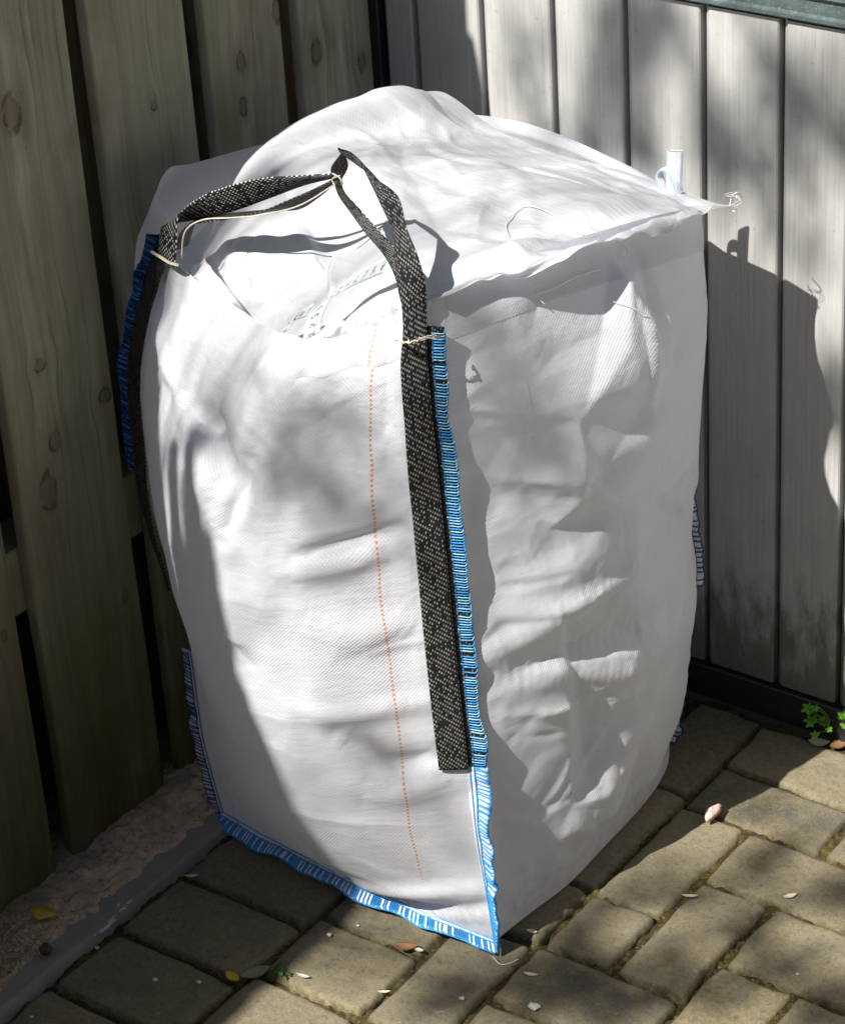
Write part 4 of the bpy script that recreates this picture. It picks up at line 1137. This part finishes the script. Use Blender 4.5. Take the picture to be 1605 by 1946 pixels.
# ------------------------------------------------------------------ small things on the ground
def leaf(name, c, L, Wd, ang, mat, label, cat, group=None, curl=.25, tip=1.0, tilt=(0, 0)):
    n, k = 13, 7
    t = np.linspace(0, 1, n); s = np.linspace(-1, 1, k)
    w_ = Wd * .5 * np.sin(PI * np.clip(t, .02, .98) ** tip) ** .8
    ca, sa = math.cos(ang), math.sin(ang)
    V = []
    for i in range(n):
        for j in range(k):
            a = (t[i] - .5) * L; b = s[j] * w_[i]
            z = curl * L * ((t[i] - .5) ** 2 * 1.2 + .35 * (s[j] * w_[i] / (Wd * .5)) ** 2 * .4) + a * tilt[0] + b * tilt[1]
            V.append((c[0] + a * ca - b * sa, c[1] + a * sa + b * ca, z))
    V = np.array(V); V[:, 2] += c[2] - V[:, 2].min()
    top = V; bot = V - [0, 0, .0005]
    F = [tuple(f) for f in gridf(n, k)] + [tuple(f[::-1]) for f in gridf(n, k, n * k)]
    for i in range(n - 1):
        for j in (0, k - 1):
            a, b = i * k + j, (i + 1) * k + j
            F.append((a, b, b + n * k, a + n * k))
    return tag(obj(name, np.concatenate([top, bot]), F, mat, loc=c), label, cat, group)
def lump(name, c, r, mat, label, cat, group=None, seed=1, nz=.25):
    """small pebble-like lump"""
    q_ = np.random.default_rng(seed); n, k = 10, 14
    V = []; F = []
    ph = q_.random(6) * 6
    for i in range(n + 1):
        for j in range(k):
            a = PI * i / n; b = 2 * PI * j / k
            d = np.array([math.sin(a) * math.cos(b), math.sin(a) * math.sin(b), math.cos(a)])
            f = 1 + nz * (math.sin(3 * d[0] + ph[0]) * math.sin(4 * d[1] + ph[1]) + .6 * math.sin(6 * d[2] + 5 * d[0] + ph[2]))
            V.append(d * f * np.array(r))
    for i in range(n):
        for j in range(k):
            F.append((i * k + j, i * k + (j + 1) % k, (i + 1) * k + (j + 1) % k, (i + 1) * k + j))
    V = np.array(V); V[:, 2] -= V[:, 2].min(); V += np.array(c)
    return tag(obj(name, V, F, mat, loc=c), label, cat, group)
pts = [(58, 1718), (76, 1722), (98, 1727), (107, 1734), (104, 1740), (88, 1744), (74, 1748), (65, 1744), (61, 1733)]
zz_ = [.022, .019, .018, .022, .02, .017, .019, .018, .020]
V = np.array([onz(px, py, z_) for (px, py), z_ in zip(pts, zz_)] + [onz(81, 1736, .0155)])
F = [(i, (i + 1) % 9, 9) for i in range(9)]
F += [tuple(q_ + 10 for q_ in f[::-1]) for f in F] + [(i, i + 10, (i + 1) % 9 + 10, (i + 1) % 9) for i in range(9)]
tag(obj('fallen_leaf', np.concatenate([V, V - [0, 0, .0006]]), F, M['yellow'], loc=V[9]), 'curled yellow leaf lying on the mortar beside the fence', 'leaf')
leaf('fallen_leaf', onz(442, 1856, .003), .019, .010, -.2, M['yellow'], 'small yellow leaf on dark paving next to a green leaf', 'leaf', curl=.2)
leaf('fallen_leaf', onz(485, 1848, .003), .030, .016, 1.05, M['greenleaf'], 'grey green leaf lying on dark paving', 'leaf', curl=.2)
leaf('fallen_leaf', onz(770, 1800, .002), .024, .012, .5, M['brownleaf'], 'curled brown leaf under the front seam of the bag', 'leaf', curl=.5)
lump('nut', onz(89, 1813, .008), (.0065, .006, .006), M['nut'], 'round brown nut on the edge of the mortar strip', 'nut', seed=4, nz=.1)
lump('stone', onz(1353, 1554, .002), (.0055, .0135, .006), M['pink'], 'pale pink pebble at the edge of the bag shadow', 'stone', seed=6, nz=.16)
pet = [((1008, 1852), .014, .004, .3, 'white curled petal on the dark block in front of the bag'),
       ((1310, 1703), .016, .004, .5, 'long pale petal lying across a sunlit paving joint'),
       ((1500, 1703), .014, .006, .9, 'pale yellow petal in the middle of a wide sunlit block'),
       ((1010, 1770), .011, .005, .2, 'pale petal in the shade beside the bag corner'),
       ((795, 1805), .011, .005, .1, 'white petal in the mossy joint below the bag seam'),
       ((576, 1855), .014, .004, .2, 'white petal on the dark block beside the green weed'),
       ((365, 1665), .014, .005, .6, 'pale petal in the shaded joint next to the kerb'),
       ((730, 1885), .012, .003, .6, 'thin pale petal in the joint at the bottom middle')]
for (p, L, wd, a, lb) in pet:
    leaf('petal', onz(*p, .0015), L, wd, a, M['petal'], lb, 'petal', 'pale petals fallen on the paving', curl=.45)
chips = [((295, 1865), .0045, 'largest white chip on the dark block near the kerb'), ((378, 1868), .004, 'white chip in the middle of a dark shaded block'),
         ((626, 1779), .0045, 'white chip on the block below the bag seam'), 
         ((878, 1900), .0045, 'white chip near the bottom centre joint'), ((1014, 1918), .009, 'large crumbly white lump on the bottom front block'),
         ((61, 1934), .003, 'white chip in the bottom left corner beside the kerb'),
         ((185, 1803), .0035, 'white chip in the joint along the kerb'), 
         ((1514, 1852), .0022, 'tiny white chip on a sunlit block at bottom right'),
         ((680, 1760), .0025, 'tiny white chip in the dark joint under the seam'),
         ]
for i, (p, r_, lb) in enumerate(chips):
    lump('white_chip', onz(*p, -.001), (r_ * .62, r_ * .5, r_ * .3), M['chip'], lb, 'chip', 'white chips scattered on the paving', seed=20 + i, nz=.3)
# pale droppings splashed on the kerb
def splash(c, pts, label, sd):
    q_ = np.random.default_rng(sd); mb = MB()
    for (px, py, rr) in pts:
        cc = onz(px, py, .0066); k = 12
        V = [cc + [0, 0, .0012]]
        for j in range(k):
            a = 2 * PI * j / k; f = rr * (1 + .45 * q_.normal())
            V.append(cc + np.array([f * math.cos(a) * .8, f * math.sin(a) * 1.5, -.0004]))
        mb.add(np.array(V), [(0, 1 + j, 1 + (j + 1) % k) for j in range(k)])
    return tag(mb.build('dropping', M['splash'], None, loc=onz(*c, .0066)), label, 'dropping', 'pale droppings on the kerb')
splash((208, 1752), [(214, 1748, .004), (206, 1758, .0035), (196, 1766, .003), (180, 1776, .0015)], 'larger pale bird dropping splashed on the kerb edge', 2)
splash((236, 1722), [(236, 1724, .003), (226, 1719, .0015), (246, 1713, .002)], 'smaller pale bird dropping higher on the kerb', 3)

# weeds
def weed(name, c, n, h, lr, label, cat, seed, mats, spread=1.0):
    q_ = np.random.default_rng(seed)
    r0 = empty(name, c, label, cat)
    stems = MB(); lv = MB()
    for k in range(n):
        a = q_.random() * 2 * PI; hh = h * (.45 + .6 * q_.random()); rr = spread * h * (.15 + .55 * q_.random())
        tip = np.array(c) + [rr * math.cos(a), rr * math.sin(a), hh]
        stems.tube(spline([c, np.array(c) + [rr * .3 * math.cos(a), rr * .3 * math.sin(a), hh * .6], tip], 8), .0006, 4)
        # lobed leaf facing roughly up
        L = lr * (.7 + .6 * q_.random()); m_ = 22
        nrm = np.array([.5 * math.cos(a) + q_.normal() * .3, .5 * math.sin(a) + q_.normal() * .3 - .3, 1.0]); nrm /= np.linalg.norm(nrm)
        e1 = np.array([math.cos(a), math.sin(a), -.2]); e1 -= nrm * (e1 @ nrm); e1 /= np.linalg.norm(e1); e2 = np.cross(nrm, e1)
        V = [tip + nrm * .0008]
        for j in range(m_):
            t = 2 * PI * j / m_
            f = L * (.72 + .28 * math.cos(5 * t)) * (1 - .12 * q_.random())
            V.append(tip + e1 * (f * math.cos(t) + L * .6) + e2 * f * math.sin(t) + nrm * .12 * L * math.cos(5 * t + 1))
        lv.add(np.array(V), [(0, 1 + j, 1 + (j + 1) % m_) for j in range(m_)])
    stems.build('stem', mats[1], r0); lv.build('leaf', mats[0], r0)
    return r0
weed('weed', onz(1582, 1402, 0), 30, .046, .0066, 'bright green lobed weed growing at the foot of the grey screen', 'weed', 3, (M['weed'], M['weed']))
weed('weed', onz(540, 1852, -.002), 10, .008, .0032, 'tiny dark green weed tuft in a shaded paving joint', 'weed', 5, (M['leaf'], M['leaf']), 1.6)
for k, (p, a, lb) in enumerate((((1555, 1412), .4, 'dry pale leaf scrap left of the bright weed'), ((1592, 1416), 1.2, 'dry brown leaf scrap under the bright weed'))):
    leaf('fallen_leaf', onz(*p, .001), .022, .014, a, (M['petal'], M['brownleaf'])[k], lb, 'leaf', curl=.5)

# ------------------------------------------------------------------ tree beyond the fence (its leaves dapple the sunlight)
S = -SUNV
tree = empty('tree', (-.95, -3.5, -.03), 'leafy green tree standing behind the timber fence, outside the picture', 'tree')
targets = []   # (point in the yard, spread, leaves, how far up the sun's ray)
def tg(p, r, n, t=3.0): targets.append((np.array(p), r, n, t))
for px, py, r, n in ((1185, 70, .03, 34), (1175, 165, .028, 34), (1120, 265, .028, 30), (1215, 270, .035, 44), (1330, 210, .02, 14), (1380, 290, .03, 34),
                     (1460, 330, .025, 16), (1560, 190, .03, 18), (1600, 260, .02, 10), (1500, 215, .025, 18), (1010, 120, .02, 8), (1120, 150, .02, 10), (1570, 720, .02, 10), (1540, 480, .015, 6), (1030, 250, .03, 12), (1250, 30, .03, 26), (1450, 90, .03, 10), (1590, 800, .012, 16)):
    low_ = py > 140 and px < 1300                     # keeps these off the bag that stands just in front
    tg(ony(px, py, 0), r * (.5 if low_ else .9), int(n * (.9 if low_ else 1.7)), 2.5 + .5 * rng.random())
for px, py, r, n in ((1440, 1640, .014, 20), (1300, 1690, .02, 14), (1090, 1760, .018, 16), (1150, 1900, .04, 60), (1260, 1830, .022, 26), (1480, 1840, .022, 30),
                     (1560, 1925, .035, 70), (1600, 1690, .02, 30), (1420, 1760, .02, 26), (1330, 1880, .025, 26), (1190, 1700, .016, 18), (1500, 1600, .014, 16), (1080, 1800, .012, 12), (960, 1900, .03, 30), (1440, 1530, .015, 10), (860, 1890, .025, 30), (1040, 1860, .03, 40), (1380, 1700, .02, 10)):
    tg(onz(px, py, 0), r, n, 2.7 + .5 * rng.random())
for px, py, r, n in ((560, 890, .04, 55), (690, 930, .03, 26), (430, 800, .018, 14), (720, 1440, .025, 16), (600, 760, .02, 10), (740, 720, .015, 10)):
    tg(ony(px, py, -.53), r, n, 2.7 + .5 * rng.random())
for px, py, r, n in ((900, 690, .022, 34), (1110, 800, .015, 12), (1060, 900, .02, 14)):
    tg(onx(px, py, .46), r, n, 2.7 + .5 * rng.random())
tr = np.random.default_rng(14)
crown = MB(); limb = MB()
base = np.array([-.95, -3.5, -.03])
fork = np.array([-.75, -3.3, 2.3]); fork2 = np.array([-.55, -3.1, 3.1])
limb.tube(spline([base, base + [.03, .05, .9], fork, fork2, fork2 + [.15, .1, .8]], 30), np.linspace(.085, .018, 30), 10)
def add_leaf(c, L):
    a = tr.normal(size=3); a /= np.linalg.norm(a); b = np.cross(a, tr.normal(size=3)); b /= np.linalg.norm(b)
    nn = np.cross(a, b)
    V = [c - a * L, c - a * L * .2 + b * L * .42 + nn * L * .1, c + a * L * .5 + b * L * .3 + nn * L * .06, c + a * L, c + a * L * .5 - b * L * .3 + nn * L * .06, c - a * L * .2 - b * L * .42 + nn * L * .1]
    crown.add(np.array(V), [(0, 1, 2, 3), (0, 3, 4, 5)])
for (p, r_, n, t) in targets:
    c = p + S * t
    limb.tube(spline([fork2 + tr.normal(0, .1, 3), (fork2 * .5 + c * .5) + [0, 0, -.12], c], 8), np.linspace(.005, .002, 8), 4)
    for _ in range(int(n * 1.35)):
        add_leaf(c + tr.normal(0, r_ * .75, 3) + S * tr.normal(0, .06), .012 + .009 * tr.random())
limb.build('trunk', M['bark'], tree); crown.build('crown', M['leaf'], tree, smooth=False)

# ------------------------------------------------------------------ unseen hedging, building and tree added to block sky light
def added_hedge(name, a, b, n, label, seed):  # unseen greenery added to cut down the sky light
    q_ = np.random.default_rng(seed); a = np.array(a, float); b = np.array(b, float)
    root = empty(name, ((a[0] + b[0]) / 2, (a[1] + b[1]) / 2, -.03), label, 'added_hedge', 'hedges added to block sky light')
    mb = MB(); k = 0
    mb.box(a + [.12, .12, 0], b - [.12, .12, .12])
    mb.build('inner_growth', M['bark'], root, smooth=False)
    lv = MB()
    P = a + (b - a) * q_.random((n, 3)); side = q_.integers(0, 5, n); dep = q_.random(n) * .16
    for i in range(n):
        s_ = side[i]
        if s_ == 0: P[i, 0] = a[0] + dep[i]
        elif s_ == 1: P[i, 0] = b[0] - dep[i]
        elif s_ == 2: P[i, 1] = a[1] + dep[i]
        elif s_ == 3: P[i, 1] = b[1] - dep[i]
        else: P[i, 2] = b[2] - dep[i]
    A_ = q_.normal(size=(n, 3)); A_ /= np.linalg.norm(A_, axis=1)[:, None]
    B_ = np.cross(A_, q_.normal(size=(n, 3))); B_ /= np.linalg.norm(B_, axis=1)[:, None]
    L = (.06 + .05 * q_.random(n))[:, None]
    V = np.stack([P - A_ * L, P + B_ * L * .5, P + A_ * L, P - B_ * L * .5], 1).reshape(-1, 3)
    lv.add(V, np.arange(4 * n).reshape(-1, 4)); lv.build('foliage', M['leaf'], root, smooth=False)
added_hedge('added_hedge', (-3.6, -9, -.03), (-2.4, 4, 4.6), 9000, 'unseen tall green hedging added beyond the timber fence to block sky light', 1)
added_hedge('added_hedge', (-2.2, 1.6, -.03), (4.2, 2.8, 4.4), 7000, 'unseen tall green hedging added behind the grey screen to block sky light', 2)
added_hedge('added_hedge', (-1.8, -6.4, -.03), (3.4, -5.2, 3.1), 6000, 'unseen lower green hedging added at the open side to block sky light', 3)
added_house = empty('added_brick_house', (6.8, -2.5, -.03), 'unseen red brick building with a white window, added to block sky light', 'added_house')  # unseen building added to shut off sky light from the right
def brick_mat():
    t = NT('red_brick'); p = t.pos(); x, y, z = t.xyz(p)
    b_ = t.n('TexBrick'); t.set(b_.inputs['Vector'], t.comb(y, z, 0.0)); b_.inputs['Scale'].default_value = 4.4
    t.set(b_.inputs['Color1'], (.20, .075, .045)); t.set(b_.inputs['Color2'], (.14, .05, .032)); t.set(b_.inputs['Mortar'], (.25, .22, .19))
    return t.done(t.bsdf(b_.outputs['Color'], .9, None, .2))
mb = MB(); mb.box((5.4, -9, -.03), (8.8, 3.5, 3.0)); mb.build('wall', brick_mat(), added_house, smooth=False)
mb = MB(); mb.box((5.1, -9.3, 3.0), (9.1, 3.8, 3.15)); mb.build('roof', M['bark'], added_house, smooth=False)
mb = MB()
for (y0, y1, z0, z1) in ((-2.6, -2.53, 1.0, 2.1), (-1.27, -1.2, 1.0, 2.1), (-2.53, -1.27, 1.0, 1.07), (-2.53, -1.27, 2.03, 2.1), (-1.93, -1.87, 1.07, 2.03)):
    mb.box((5.34, y0, z0), (5.42, y1, z1))
fr = mb.build('window', M['chip'], added_house, smooth=False)
mb = MB(); mb.box((5.37, -2.53, 1.07), (5.398, -1.27, 2.03)); mb.build('pane', M['dark_metal'], fr, smooth=False)

big = empty('tree', (1.6, 3.6, -.03), 'unseen broad tree added behind the grey screen, its crown darkening the yard', 'tree')  # unseen crown added overhead to deepen the shade in the yard
bt = np.random.default_rng(31)
limb = MB(); crown = MB()
b0 = np.array([1.6, 3.6, -.03]); top = np.array([1.5, 3.2, 3.6])
limb.tube(spline([b0, b0 + [.05, -.02, 1.5], top], 20), np.linspace(.17, .10, 20), 12)
for k in range(60):
    c = np.array([bt.uniform(-2.2, 5.0), bt.uniform(-2.6, 4.8), bt.uniform(4.3, 6.2)])
    if k % 2 == 0: limb.tube(spline([top + bt.normal(0, .05, 3), top * .5 + c * .5 + [0, 0, .25], c], 8), np.linspace(.05, .008, 8), 5)
    for _ in range(130):
        p_ = c + bt.normal(0, 1, 3) * [.55, .55, .28]
        if p_[1] < .4 - (p_[2] - .85) / 1.2: continue        # open sky where the sun comes through
        a = bt.normal(size=3); a[2] *= .5; a /= np.linalg.norm(a); b = np.cross(a, bt.normal(size=3) * [.4, .4, 1]); b /= np.linalg.norm(b); L = .09 + .05 * bt.random()
        crown.add(np.array([p_ - a * L, p_ + b * L * .5, p_ + a * L, p_ - b * L * .5]), [(0, 1, 2, 3)])
limb.build('trunk', M['bark'], big); crown.build('crown', M['leaf'], big, smooth=False)
